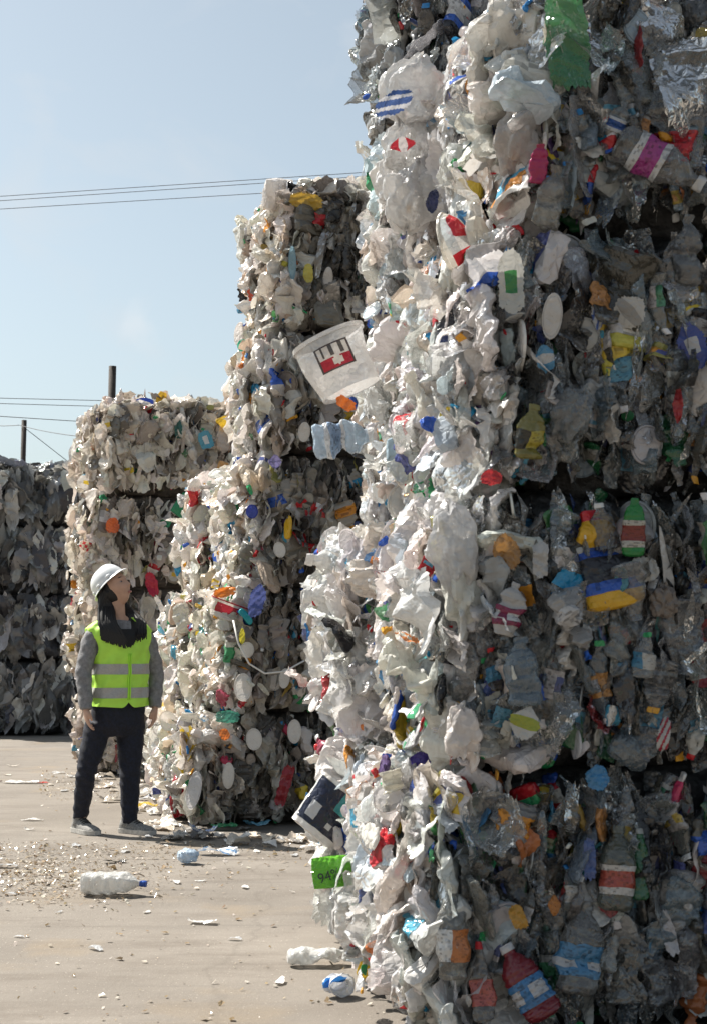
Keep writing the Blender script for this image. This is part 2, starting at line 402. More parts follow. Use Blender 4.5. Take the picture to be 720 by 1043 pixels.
# ------------------------------------------------------------------ bales
BALES = []
def face_frames(W, D, H):
    X, Y, Z = np.eye(3)
    return {'front': (np.array([0, -D / 2, H / 2]), X, Z, -Y, W / 2, H / 2), 'left': (np.array([-W / 2, 0, H / 2]), -Y, Z, -X, D / 2, H / 2),
            'right': (np.array([W / 2, 0, H / 2]), Y, Z, X, D / 2, H / 2), 'back': (np.array([0, D / 2, H / 2]), -X, Z, Y, W / 2, H / 2),
            'top': (np.array([0, 0, H]), X, Y, Z, W / 2, D / 2)}
def core_mesh(W, D, H, inset, cls):
    bm = bmesh.new(); bmesh.ops.create_cube(bm, size=1.0)
    bmesh.ops.subdivide_edges(bm, edges=bm.edges[:], cuts=13, use_grid_fill=True)
    V = np.array([v.co[:] for v in bm.verts]); F = np.array([[v.index for v in f.verts] for f in bm.faces]); bm.free()
    q = np.abs(V * 2); rad = (q ** 8).sum(1) ** (1 / 8)
    V = V / rad[:, None] * np.array([W - 2 * inset, D - 2 * inset, H + .03]) + np.array([0, 0, H / 2])
    for _ in range(7):
        d = rng.normal(size=3); d /= np.linalg.norm(d); o = rng.normal(size=3) * np.array([1, 1, .3])
        V += (tri(V @ d / U(.1, .35) + U(0, 1)) * .012)[:, None] * o
    base = {'pet': (.022, .022, .022), 'hdpe': (.07, .062, .054), 'film': (.12, .10, .085), 'dark': (.035, .035, .037)}[cls]  # darkened base, paints shade into the gaps between the pieces
    g = rng.uniform(.35, 1.5, (len(F), 1))
    return quad_mesh('packed_core', V, F, np.concatenate([np.array(base) * g, np.zeros((len(F), 1))], 1))
def wire_mesh(name, pts, r, seg=6, closed=False):
    V, F = tube_raw(pts, [r] * len(pts), seg, closed=closed); return poly_mesh(name, V, F)
def frames_along(pts, closed=False):
    pts = [Vector(p) for p in pts]; n = len(pts); T = []
    for i in range(n):
        a = pts[i - 1] if (i > 0 or closed) else pts[i]; b = pts[(i + 1) % n] if (i < n - 1 or closed) else pts[i]
        T.append((b - a).normalized())
    up = Vector((0, 1, 0)) if abs(T[0].y) < .9 else Vector((1, 0, 0))
    u = (up - T[0] * up.dot(T[0])).normalized(); out = []
    for i in range(n):
        if i: q = T[i - 1].rotation_difference(T[i]); u = (q @ u); u = (u - T[i] * u.dot(T[i])).normalized()
        out.append((T[i], u, T[i].cross(u)))
    return pts, out
def tube_raw(pts, rad, seg=12, closed=False, cap=True):
    pts, fr = frames_along(pts, closed); V, F = [], []
    for p, (t, u, w), r in zip(pts, fr, rad):
        ra, rb = (r, r) if not isinstance(r, tuple) else r
        for k in range(seg):
            a = 2 * math.pi * k / seg; V.append(p + u * (math.cos(a) * rb) + w * (math.sin(a) * ra))
    n = len(pts)
    for i in range(n if closed else n - 1):
        for k in range(seg):
            a, b = i * seg + k, i * seg + (k + 1) % seg; j = ((i + 1) % n) * seg
            F.append((a, b, j + (k + 1) % seg, j + k))
    if cap and not closed:
        F.append(tuple(range(seg - 1, -1, -1))); F.append(tuple((n - 1) * seg + k for k in range(seg)))
    return V, F

def make_bale(key, label, cls, corner, z0, yaw, W, D, H, res, cell, faces, caps, group, wires=0, sub=False, tilt=0.0, shade_tones=False):
    cy, sy = math.cos(yaw), math.sin(yaw)
    cen = Vector((corner[0] + cy * W / 2 - sy * D / 2, corner[1] + sy * W / 2 + cy * D / 2, z0))
    root = empty('plastic_bale', cen, yaw)
    root.rotation_euler = (0, tilt, yaw)
    tag(root, label, 'bale', group)
    M = Matrix.Translation(cen) @ Matrix.Rotation(yaw, 4, 'Z') @ Matrix.Rotation(tilt, 4, 'Y')
    Mn = np.array(M)
    link('packed_core', core_mesh(W, D, H, .12, cls), CORE, root)
    pool, stuff = [], []
    fr = face_frames(W, D, H)
    for fname, dens in faces.items():
        c, t, u, n, ht, hu = fr[fname]
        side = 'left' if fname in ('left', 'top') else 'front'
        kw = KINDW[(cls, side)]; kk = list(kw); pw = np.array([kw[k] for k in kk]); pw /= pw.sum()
        wn = Mn[:3, :3] @ n
        for layer in (0, 1):
            cs = (cell if layer == 0 else cell * 1.35) / math.sqrt(dens)
            nt, nu = max(2, round(2 * ht / cs)), max(2, round(2 * hu / cs))
            for i in range(nt):
                for j in range(nu):
                    s = (i + rng.random()) / nt * 2 - 1; v = (j + rng.random()) / nu * 2 - 1
                    s *= .97; v *= .95
                    ins = .10 * abs(s) ** 7 + .052 * abs(v) ** 8 - .03 * (1 - s * s) * (1 - v * v)
                    off = (N(.022) if side == 'front' else N(.042) + .012) - ins - (.09 if layer else .0)
                    k = kk[int(rng.choice(len(kk), p=pw))]
                    V, Q, T, Z = piece(k, cls, 'front' if shade_tones else side, res * (1 if layer == 0 else .7))
                    if side == 'front' or cls in ('dark', 'film') and fname != 'top':
                        a = N(.31) + (math.pi if rng.random() < .5 else 0)
                        lng = math.cos(a) * u + math.sin(a) * t + N(.16) * n
                        rot = N({'pet': 1.1, 'dark': .45}.get(cls, 1.3))
                    else:
                        a = U(0, 2 * math.pi)
                        out = abs(N(.55)) if rng.random() < .45 else N(.25)
                        lng = math.cos(a) * u + math.sin(a) * t + out * n
                        rot = N(.7)
                    lng = lng / np.linalg.norm(lng)
                    ext = np.ptp(V[:, 2]) * abs(lng @ u) * (.37 if side == 'front' else .22) / hu
                    if fname != 'top': v *= max(.2, 1 - ext)
                    nn = n - lng * (n @ lng); nn /= np.linalg.norm(nn)
                    sd = np.cross(nn, lng)
                    yv = math.cos(rot) * nn + math.sin(rot) * sd
                    if k in ('lid', 'tray') and yv @ n < 0: yv = -yv
                    xv = np.cross(yv, lng)
                    pos = c + t * s * ht + u * v * hu + n * off
                    R3 = np.stack([xv, yv, lng], 1)
                    wp = Mn[:3, :3] @ pos + Mn[:3, 3]
                    if z0 < .02:   # keep the bottom bale above the ground
                        lo = ((V @ R3.T)[:, 2] + pos[2]).min()
                        if lo < .004: pos = pos + np.array([0, 0, .004 - lo])
                    px, py, dep = project(wp)
                    vis = layer == 0 and -30 < px < 750 and -40 < py < 1085 and wn @ (np.array([0, 0, CAMH]) - wp) > 0 and fname != 'top'
                    size = np.ptp(V, 0).prod() ** (1 / 3) / dep * (1 + 6 * (off + ins))
                    pool.append([vis, size, k, V, Q, T, Z, R3, pos])
    taken = {}
    for it in sorted(pool, key=lambda r: -r[1]):
        vis, size, k, V, Q, T, Z, R3, pos = it
        if vis and taken.get(k, 0) < caps.get(k, 0):
            taken[k] = taken.get(k, 0) + 1
            m4 = np.eye(4); m4[:3, :3] = R3; m4[:3, 3] = pos
            put_part(NAMES[k], V, Q, T, Z, root, Matrix(m4.tolist()), sub)
        else: stuff.append((V @ R3.T + pos, Q, T))
    off, VV, QQ, TT = 0, [], [], []
    for V, Q, T in stuff:
        VV.append(V); QQ.append(Q + off); TT.append(T); off += len(V)
    o = link('pressed_plastic', quad_mesh('pressed_plastic', np.concatenate(VV), np.concatenate(QQ), np.concatenate(TT), 24), PLASTIC, root)
    o['kind'] = 'stuff'
    for k in range(wires):
        x = W * ((k + .5) / wires - .5) + N(.03); e = .015; pts = []
        for (a, b) in ((-D / 2 + .06, .03), (-D / 2 - e, .12), (-D / 2 - .03 - e, H / 2), (-D / 2 - e, H - .1), (-D / 2 + .06, H - .01), (D / 2 - .06, H - .01), (D / 2 + e, H / 2), (D / 2 - .06, .03)):
            pts.append((x + N(.006), a, b))
        link('baling_wire', wire_mesh('baling_wire', pts, .0022, 5, closed=True), WIRE, root)
    BALES.append((root, M, W, D, H, cls))
    return root
def put_part(name, V, Q, T, Z, root, m4, sub, label=None):
    def mk(sel, nm, tint, X):
        Qs = Q[sel]; used, inv = np.unique(Qs, return_inverse=True)
        return quad_mesh(nm, X[used], inv.reshape(-1, 4), tint[sel], 24)
    if not sub or not (Z > 0).any():
        o = link(name, quad_mesh(name, V, Q, T, 24), PLASTIC, root, m4)
    else:
        Tb = T.copy(); Tb[Z == 1] = T[Z == 0][len(T[Z == 0]) // 2]
        o = link(name, mk(Z != 2, name, Tb, V), PLASTIC, root, m4)
        fn = np.cross(V[Q[:, 2]] - V[Q[:, 0]], V[Q[:, 3]] - V[Q[:, 1]]); vn = np.zeros_like(V)
        for k in range(4): np.add.at(vn, Q[:, k], fn)
        X = V + vn / (np.linalg.norm(vn, axis=1, keepdims=True) + 1e-12) * .0018
        if (Z == 1).any(): link('label_wrap', mk(Z == 1, 'label_wrap', T, X), PLASTIC, o)
        if (Z == 2).any(): link('cap', mk(Z == 2, 'cap', T, V), PLASTIC, o)
    if label: o['label'] = label
    return o

R_ = math.radians
near = 'bales in the stack beside the camera'; mid = 'bales in the tall stack behind the worker'; bk = 'bales in the cream stack'; dk = 'bales in the dark film stack'
capsA = dict(bag=20, bottle=100, film=34, jug=24, tub=16, lid=12, strip=16, tray=12, flask=8)
capsB = dict(bag=40, bottle=60, film=40, jug=30, tub=20, lid=12, strip=8, tray=14, flask=5)
capsM = dict(bag=12, film=56, jug=40, strip=36, lid=14, bottle=14, tub=10, flask=5)
capsK = dict(film=60, strip=24, jug=16, lid=6, tub=3)
capsD = dict(film=40, strip=16)
def zat(py, d): return P(360, py, d).z
# nearest stack, front column: corner pixel, heights from the seams
az = [0, .79, 1.62, 2.43, 3.24]
A_lab = ['bottom bale of the nearest stack, crushed bottles standing on the concrete, shaded front',
         'second bale from the ground in the nearest stack, green detergent bottle in its front',
         'third bale from the ground in the nearest stack, square white paper label in its front',
         'top bale of the nearest stack, big bent clear bottle with pink wrap in its front']
for k, (px, tl) in enumerate(((440, 0), (468, .0), (500, .0), (545, .0))):
    c = P(px, 650, 4.78)
    make_bale('A', A_lab[k], 'pet', (c.x, 4.78), az[k] + .004, R_(8.5 + (0, -1.5, 1, .5)[k]), 1.28, 1.0, az[k + 1] - az[k], 1.1, .053,
              dict(front=1.0, left=1.0, right=.25, **({'top': .3} if k == 3 else {})), capsA, near, 0, True)
bz = [0, .80, 1.60, 2.40, 3.17, 3.95]
B_lab = ['bottom bale behind the nearest column, green snack packet sticking out of its lit side',
         'second bale up behind the nearest column, pale bottles bulging from its sunlit side',
         'third bale up behind the nearest column, large clear tub jutting from its corner',
         'fourth bale up behind the nearest column, huge clear bags bulging against the sky',
         'highest bale at the photo top edge, shade-coloured side above the clear bags']
for k, (px, d) in enumerate(((388, 5.86), (386, 5.86), (444, 5.86), (440, 5.7), (440, 5.7))):
    c = P(px, 650, d)
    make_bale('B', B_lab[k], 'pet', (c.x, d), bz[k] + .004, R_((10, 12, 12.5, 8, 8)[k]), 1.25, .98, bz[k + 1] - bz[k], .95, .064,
              dict(left=1.0, front=.6, **({'top': .5} if k in (2, 4) else {})), capsB, near, 0, k == 0, shade_tones=k == 4)  # highest bale: shade painted on its left face with the dark front colours
mz = [0, zat(728, 10.2), zat(598, 10.2), zat(460, 10.2), zat(333, 10.2), zat(186, 10.2)]
M_lab = ['bottom bale of the tall middle stack, red tub at its corner above the litter',
         'second bale of the tall middle stack, white oval lids and a slack white wire',
         'third bale of the tall middle stack, blue cap near its front corner',
         'fourth bale of the tall middle stack, partly hidden by the clear tub',
         'top bale of the tall middle stack, standing against the sky with an orange sheet']
for k, px in enumerate((207, 240, 262, 277, 290)):
    c = P(px, 650, 10.2)
    make_bale('M', M_lab[k], 'hdpe', (c.x, 10.2), mz[k] + .004, R_((17, 17, 16, 16, 15)[k]), 1.4, 1.08, mz[k + 1] - mz[k], .66, .060,
              dict(front=1.0, left=1.0, **({'top': .7} if k == 4 else {})), capsM, mid, 2)
N_lab = ['bottom bale behind the tall middle stack, cream plastic to the worker side above scattered scraps',
         'second bale behind the tall middle stack, cream plastic beside the worker vest',
         'third bale behind the tall middle stack, green triangular packet in its lit side']
for k, px in enumerate((188, 196, 214)):
    c = P(px, 650, 11.35)
    make_bale('N', N_lab[k], 'hdpe', (c.x, 11.35), mz[k] + .004, R_((17, 14, 15)[k]), 1.3, 1.08, (.76, .82, .80)[k], .5, .078,
              dict(left=1.0, front=.5, top=.5), capsM, mid, 1)
kz = [0, .81, 1.62, 2.43, 3.22]
K_lab = ['bottom bale of the cream stack behind the worker legs', 'second bale of the cream stack behind the worker shoulders',
         'third bale of the cream stack just above the white hard hat', 'top bale of the cream stack with a blue cap lying on it']
for k, px in enumerate((108, 98, 98, 103)):
    c = P(px, 650, 14.0)
    make_bale('K', K_lab[k], 'film', (c.x, 14.0), kz[k] + .004, R_((20, 20, 19, 18)[k]), 1.35, 1.1, kz[k + 1] - kz[k], .5, .078,
              dict(front=1.0, left=1.0, **({'top': .8} if k == 3 else {})), capsK, bk, 2)
dz = [0, zat(673, 19.8), zat(606, 19.8), zat(535, 19.8), zat(476, 19.8)]
D_lab = ['bottom bale of dark film in the far stack, standing in its own shadow', 'second bale of dark film in the far stack, black and grey folds',
         'third bale of dark film in the far stack, pale sheet folded in its front', 'top bale of dark film in the far stack, long grey folds below the wooden pole']
for k, px in enumerate((-70, -66, -72, -60)):
    c = P(px, 650, 19.8)
    make_bale('D', D_lab[k], 'dark', (c.x, 19.8), dz[k] + .004, R_(-2), 1.72, 1.2, dz[k + 1] - dz[k], .6, .15,
              dict(front=1.2, right=.8, **({'top': 1} if k == 3 else {})), capsD, dk, 3)

# ------------------------------------------------------------------ pieces one can tell apart in the photo
def hit(px, py):
    for g in (0, .08, .2, .45):
        h = hit_box(px, py, g)
        if h: return h
def hit_box(px, py, g):
    r = ray(px, py); o = Vector((0, 0, CAMH)); best = None
    for b in BALES:
        root, M, W, D, H, cls = b; Mi = M.inverted(); lo, ld = Mi @ o, Mi.to_3x3() @ r
        t0, t1 = 0, 1e9
        for k, (a, c) in enumerate(((-W / 2 - g, W / 2), (-D / 2, D / 2), (0, H + g))):
            if abs(ld[k]) < 1e-9: continue
            x, y = sorted(((a - lo[k]) / ld[k], (c - lo[k]) / ld[k])); t0, t1 = max(t0, x), min(t1, y)
        if t0 < t1 and (best is None or t0 < best[0]): best = (t0, b)
    return best
def hero(px, py, VQ, ang, name, label=None, out=.04, at=None, depth=None, turn=0.0, tip=0.0, sub=False):
    """VQ faces the viewer along local y; ang = clockwise lean of its long axis in degrees, turn about the long axis, tip towards the viewer"""
    h = hit(px, py) if at is None else None
    b = h[1] if h else at
    d = depth or h[0]
    V, Q, T, Z = VQ
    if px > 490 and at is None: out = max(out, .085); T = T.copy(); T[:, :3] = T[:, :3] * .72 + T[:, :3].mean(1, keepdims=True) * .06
    r = ray(px, py); pos = Vector((0, 0, CAMH)) + r * d - r.normalized() * out
    n = -r.normalized(); rgt = Vector((1, 0, 0)); rgt = (rgt - n * rgt.dot(n)).normalized(); up_ = n.cross(rgt)
    a = R_(ang); lng = rgt * math.sin(a) + up_ * math.cos(a)
    lng = (lng * math.cos(R_(tip)) + n * math.sin(R_(tip))).normalized()
    y = (n - lng * n.dot(lng)).normalized(); y = Quaternion(lng, R_(turn)) @ y; x = y.cross(lng)
    W = Matrix.Translation(pos) @ Matrix(((x.x, y.x, lng.x), (x.y, y.y, lng.y), (x.z, y.z, lng.z))).to_4x4()
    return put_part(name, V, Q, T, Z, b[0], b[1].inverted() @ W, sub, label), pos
def m_(px, d): return px * d / FPX
def dist(px, py): return hit(px, py)[0]
def pillow(a, b, h, n, col, amp=.004):
    t = np.linspace(-1, 1, n); u, v = np.meshgrid(t, t)
    y = h * (1 - u ** 4) * (1 - v ** 4) * (1 + .15 * np.sin(u * 5 + v * 3)) + amp * tri(u * 3.3 + v * 2.1) + amp * .7 * tri(v * 4.1 - u)
    w = 1 - .06 * v * v; e = 1 - .05 * u * u
    f = np.stack([u * a / 2 * w, y, v * b / 2 * e], -1).reshape(-1, 3); g = f.copy(); g[:, 1] = -h * ((1 - u ** 4) * (1 - v ** 4)).ravel() + amp * (tri(u * 3.3 + v * 2.1) + .7 * tri(v * 4.1 - u)).ravel() - .001
    Q = grid_faces(n, n, False); Q2 = Q[:, ::-1] + n * n
    ring = [i for i in range(n)] + [i * n + n - 1 for i in range(1, n)] + [(n - 1) * n + i for i in range(n - 2, -1, -1)] + [i * n for i in range(n - 2, 0, -1)]
    S = np.array([[ring[i], ring[(i + 1) % len(ring)], ring[(i + 1) % len(ring)] + n * n, ring[i] + n * n] for i in range(len(ring))])
    Q = np.concatenate([Q, Q2, S])
    return np.concatenate([f, g]), Q, np.tile(np.array(col, float), (len(Q), 1)), np.zeros(len(Q), int)
CL = (.79, .79, .77, .55)
B = lambda stack, k: BALES[{'A': 0, 'B': 4, 'M': 9, 'N': 14, 'K': 17, 'D': 21}[stack] + k]
def bottle_hero(px, py, wpx, lpx, ang, col, label=None, label2=None, cap=None, kind='bottle', name='crushed_bottle', text=None, flat=.6, ribs=4, bend=.5, amp=.004, **kw):
    at = kw.get('at'); d = kw.get('depth') or dist(px, py)
    if px > 480: wpx, lpx = wpx * .9, lpx * .88
    vq = revolve(kind, m_(lpx, d), m_(wpx, d) / 2 * .88, 36, 48, flat, amp, col, label, cap, label2, ribs=ribs, bend=bend)
    return hero(px, py, vq, ang, name, text, sub=True, **kw)
def sheet_hero(px, py, wpx, lpx, ang, col, col2=None, name='plastic_film', text=None, amp=.009, folds=6, curl=.5, **kw):
    d = kw.get('depth') or dist(px, py)
    return hero(px, py, film(m_(wpx, d), m_(lpx, d), 26, 20, amp, col, col2, folds, curl), ang, name, text, **kw)
def bag_hero(px, py, wpx, lpx, ang, col, text=None, name='crumpled_bag', amp=.10, flat=.6, **kw):
    d = kw.get('depth') or dist(px, py)
    return hero(px, py, bag(m_(wpx, d) / 2 * .8, 44, amp, col, 1.0, lpx / wpx, flat), ang, name, text, **kw)
def lid_hero(px, py, wpx, lpx, ang, col, text=None, **kw):
    d = kw.get('depth') or dist(px, py)
    return hero(px, py, disc(m_(wpx, d) / 2, lpx / wpx, 28, 6, .003, col), ang, 'tub_lid', text, **kw)

# --- the big clear tub on the corner of the third bale, with its picture label
d = 6.0
def big_tub():
    L, R1, R2 = m_(62, d), m_(31, d), m_(37, d)
    V, Q, T, Z = tub(R1, R2, L, 56, 18, .8, 0, (.80, .78, .76, .5), bend=.1)
    V[:, 1] += .006 * np.sin(V[:, 2] * 34 + V[:, 0] * 16) - .012 * np.exp(-((V[:, 0] + .05) / .04) ** 2 - ((V[:, 2] + .06) / .04) ** 2) * (V[:, 1] > 0); V[:, 0] += .005 * np.sin(V[:, 2] * 26 + 1)
    return V, Q, T, Z
o, pos = hero(345, 372, big_tub(), -24, 'clear_tub', 'large clear tub with a red and white picture label', at=B('B', 2), depth=d, out=0, tip=-14)
n = 18
u, v = np.meshgrid(np.linspace(-1, 1, n), np.linspace(-1, 1, n))
LV = np.stack([u * m_(18, d), (m_(34.4, d) + v * m_(1.4, d)) * .8 * np.sqrt(1 - (u * .52) ** 2) + .006 * np.sin((m_(4, d) + v * m_(13, d)) * 34 + u * m_(18, d) * 16) + .004, m_(4, d) + v * m_(13, d)], -1).reshape(-1, 3)
LQ = grid_faces(n, n, False); LT = np.tile(np.array((.70, .66, .62, 0.)), (len(LQ), 1))
uu = np.tile((np.arange(n - 1) + .5) / (n - 1), n - 1); vv = np.repeat((np.arange(n - 1) + .5) / (n - 1), n - 1)
LT[vv < .5] = (.42, .02, .04, 0)
LT[((uu - .45) / .16) ** 2 + ((vv - .3) / .16) ** 2 < 1] = (.72, .68, .62, 0)
for c in (.24, .52, .78):
    LT[(np.abs(uu - c) < .04) & (vv > .5)] = (.10, .09, .085, 0)
    LT[((uu - c - .13) / .08) ** 2 + ((vv - .68) / .13) ** 2 < 1] = (.78, .74, .70, 0)
LT[(uu < .06) | (uu > .94) | (vv < .06) | (vv > .94)] = (.08, .06, .06, 0)
link('picture_label', quad_mesh('picture_label', LV, LQ, LT), PLASTIC, o)
sheet_hero(352, 411, 12, 22, -60, (.75, .20, .04, 0), at=B('B', 2), depth=5.95, out=0, text='orange scrap below the clear tub')
bag_hero(404, 398, 66, 84, -8, (.80, .79, .77, .5), 'clear crushed tub with an orange strip and a red cap', out=.10)
sheet_hero(393, 386, 13, 30, -35, (.80, .16, .03, 0), out=.17, text='orange strip on the clear tub', amp=.005)
lid_hero(426, 424, 20, 26, 10, (.60, .02, .05, 0), 'red ring cap', out=.16)
bottle_hero(350, 447, 36, 62, 82, (.52, .64, .76, .45), (.30, .42, .60, 0), (.70, .72, .74, 0), (.75, .75, .75, 0), text='blue tinted bottle lying outward', at=B('B', 2), depth=6.1, out=0)
bottle_hero(428, 464, 40, 68, 88, (.48, .62, .72, .35), (.45, .60, .70, 0), (.02, .30, .34, 0), None, text='pale blue bottle with teal marks', out=.12, flat=.75)
sheet_hero(462, 490, 34, 56, 60, (.03, .34, .12, .25), out=.10, text='crumpled green film')
sheet_hero(440, 500, 24, 40, 100, (.02, .26, .09, .2), out=.10)
sheet_hero(500, 486, 16, 22, 90, (.62, .03, .04, 0), out=.08)
lid_hero(415, 512, 40, 42, 0, (.70, .66, .60, .2), 'pale round lid', out=.12)
bag_hero(463, 560, 56, 110, -8, (.74, .73, .73, .5), 'long clear crumpled bag', out=.09)
bag_hero(385, 590, 70, 44, 0, (.72, .66, .60, .35), 'brownish clear bag', out=.10)
bottle_hero(352, 605, 34, 84, -88, (.78, .76, .74, .4), cap=(.75, .74, .72, 0), text='clear bottle pointing out of the stack', out=.14, ribs=3)
bottle_hero(350, 575, 30, 76, -80, (.80, .79, .77, .4), cap=(.76, .74, .72, 0), out=.14)
bag_hero(356, 660, 60, 70, 20, (.62, .56, .52, .55), out=.08)
bag_hero(345, 690, 70, 64, 0, (.80, .78, .76, .45), out=.10)
sheet_hero(383, 572, 26, 24, 20, (.12, .24, .45, 0), (.66, .24, .05, 0), out=.14, text='blue and orange label scrap')
sheet_hero(352, 592, 14, 10, 80, (.75, .26, .04, 0), out=.2)
sheet_hero(430, 775, 20, 30, 85, (.08, .05, .30, 0), out=.06, text='dark violet label scrap')
bag_hero(470, 745, 44, 64, 5, (.76, .70, .66, .5), out=.05)
sheet_hero(404, 828, 14, 14, 0, (.78, .32, .03, 0), out=.12)
sheet_hero(375, 838, 12, 26, 10, (.78, .40, .03, 0), out=.10)
# --- green packet with its printed figures
d = 5.5
o, pos = hero(338, 888, pillow(m_(41, d), m_(32, d), .014, 26, (.16, .50, .04, 0), amp=.0016), -6, 'snack_packet', 'bright green packet printed 94%', at=B('B', 0), depth=d, out=0, turn=8)
tc = bpy.data.curves.new('printed_figures', 'FONT'); tc.body = '94%'; tc.size = m_(14, d); tc.extrude = .0006; tc.align_x = 'CENTER'; tc.align_y = 'CENTER'
to = bpy.data.objects.new('tmp', tc); COL.objects.link(to)
bpy.context.view_layer.update()
tm = bpy.data.meshes.new_from_object(to.evaluated_get(bpy.context.evaluated_depsgraph_get())); bpy.data.objects.remove(to)
tm.name = 'printed_figures'; tm.materials.clear(); tm.materials.append(simple('print_black', (.02, .03, .02), .6))
link('printed_figures', tm, None, o, Matrix(((-1, 0, 0, m_(4, d)), (0, 0, 1, .0235), (0, 1, 0, -m_(4, d)), (0, 0, 0, 1))) @ Matrix.Rotation(R_(12), 4, 'Z'))
# --- dark labelled tub
d = 6.1
V, Q, T, Z = tub(m_(22, d), m_(25, d), m_(58, d), 48, 18, .7, .003, (.78, .77, .75, .3), bend=.1)
zr = (Q[:, 0] // 48) / (len(Q) / 48); um = (Q[:, 0] % 48) / 48
k = (zr > .15) & (zr < .8) & (um > .06) & (um < .44); T[k] = (.018, .022, .045, 0); Z[k] = 1
T[k & (um > .25) & (zr > .48)] = (.04, .30, .34, 0); T[k & (um > .30) & (um < .38) & (zr > .52) & (zr < .7)] = (.10, .45, .45, 0)
T[k & (um > .12) & (um < .19) & (zr > .26) & (zr < .44)] = (.55, .56, .58, 0); T[k & (um > .28) & (um < .33) & (zr > .22) & (zr < .31)] = (.55, .56, .58, 0)
hero(334, 826, (V, Q, T, Z), 38, 'clear_tub', 'clear tub with dark teal label', at=B('B', 0), depth=d, out=0, sub=True)
bag_hero(345, 855, 50, 40, 30, (.78, .76, .74, .3), out=.12); bag_hero(326, 845, 34, 30, 0, (.80, .78, .76, .3), at=B('B', 0), depth=6.2, out=0)
bag_hero(352, 905, 46, 30, 80, (.8, .79, .78, .45), at=B('B', 0), depth=6.1, out=0)
sheet_hero(382, 800, 14, 30, 10, (.05, .30, .10, .1), out=.10)
sheet_hero(416, 955, 46, 104, 6, (.70, .68, .76, .1), out=.06, text='lilac white sheet hanging down', folds=5)
sheet_hero(384, 958, 26, 64, -6, (.04, .40, .14, .15), out=.08, text='green film hanging at the foot')
sheet_hero(362, 952, 22, 22, 30, (.03, .33, .10, .15), out=.10)
sheet_hero(371, 990, 15, 22, -20, (.78, .50, .03, 0), out=.10, text='yellow scrap at the foot of the stack')
bag_hero(393, 1000, 40, 40, 0, (.78, .77, .75, .4), out=.06)
# --- huge clear bags of the fourth bale against the sky
dB = 5.75
for px, py, w_, l_, an, dd in ((418, 92, 78, 84, 20, .0), (414, 150, 64, 70, -15, .05), (420, 200, 74, 80, 10, .0), (400, 185, 44, 60, 0, .1)):
    bag_hero(px, py, w_, l_, an, (.80, .79, .78, .55), 'huge clear bag bulging out against the sky', at=B('B', 3), depth=dB + dd, out=.02)
sheet_hero(401, 105, 22, 42, 60, (.05, .10, .27, 0), (.55, .56, .6, 0), text='dark blue label on the clear bag', at=B('B', 3), depth=dB - .20, out=0, amp=.005)
sheet_hero(410, 147, 15, 26, 80, (.42, .02, .035, 0), (.6, .55, .55, 0), text='red label on the clear bag', at=B('B', 3), depth=dB - .18, out=0, amp=.004)
sheet_hero(440, 205, 12, 24, 10, (.015, .02, .06, 0), at=B('B', 3), depth=dB - .17, out=0)
# --- shaded front of the nearest stack
bottle_hero(548, 167, 20, 44, 4, (.50, .02, .14, 0), cap=(.45, .02, .1, 0), kind='flask', name='detergent_bottle', text='magenta bottle', out=.06)
bottle_hero(672, 166, 48, 110, 118, (.46, .46, .45, .9), (.45, .05, .30, 0), (.70, .70, .70, 0), (.7, .7, .7, 0), text='big bent clear bottle with pink wrap', out=.10, flat=.85, bend=.9)
bottle_hero(629, 122, 20, 44, 20, (.36, .38, .38, .85), (.03, .12, .45, 0), (.6, .62, .65, 0), out=.05)
sheet_hero(577, 40, 44, 96, -8, (.05, .30, .10, .3), text='bright green film at the top', out=.07)
bag_hero(530, 140, 60, 90, 0, (.76, .70, .66, .5), out=.05)
sheet_hero(640, 318, 32, 36, 48, (.62, .61, .58, 0), (.40, .39, .37, 0), 'paper_label', 'square white paper label', amp=.0015, folds=3, curl=.2, out=.05)
sheet_hero(470, 275, 30, 58, -20, (.05, .05, .22, 0), text='dark violet packet', out=.06)
sheet_hero(520, 287, 26, 62, -4, (.62, .62, .58, 0), (.05, .28, .08, 0), text='green and white label sheet', amp=.004, out=.06)
lid_hero(562, 322, 20, 46, 5, (.72, .70, .68, 0), 'white oval lid', out=.06)
sheet_hero(555, 365, 18, 28, -10, (.10, .34, .58, 0), (.60, .62, .64, 0), out=.06)
bag_hero(582, 420, 50, 60, 30, (.42, .47, .50, .85), 'large clear bag in the shade', out=.04)
bottle_hero(540, 440, 30, 62, 6, (.30, .27, .05, .3), (.50, .42, .05, 0), (.05, .05, .04, 0), text='dull yellow crushed bottle', out=.05)
sheet_hero(705, 352, 28, 46, -20, (.05, .09, .38, 0), (.60, .60, .62, 0), text='blue and white packet', amp=.004, out=.05)
sheet_hero(608, 318, 12, 34, -5, (.60, .61, .63, 0), (.05, .12, .42, 0), out=.05); sheet_hero(690, 412, 10, 38, 0, (.48, .03, .04, 0), out=.04)
bottle_hero(645, 537, 24, 66, 2, (.03, .30, .06, 0), (.28, .04, .03, 0), (.62, .58, .50, 0), (.03, .25, .06, 0), kind='flask', name='detergent_bottle', text='green detergent bottle with red label', out=.07, amp=.002, bend=.2)
bottle_hero(519, 620, 34, 62, 14, (.58, .57, .56, .1), (.30, .03, .10, 0), (.7, .7, .7, 0), text='white jug with a dark red mark', kind='jug', name='crushed_jug', out=.06)
sheet_hero(515, 562, 26, 36, -20, (.45, .22, .05, .1), out=.05, text='orange brown film')
bottle_hero(530, 684, 38, 78, -4, (.25, .34, .42, .6), text='dull blue crushed bottle', out=.05)
sheet_hero(534, 736, 30, 36, 18, (.62, .62, .60, 0), (.42, .46, .03, 0), 'paper_label', 'yellow and white printed label', amp=.003, folds=3, out=.06)
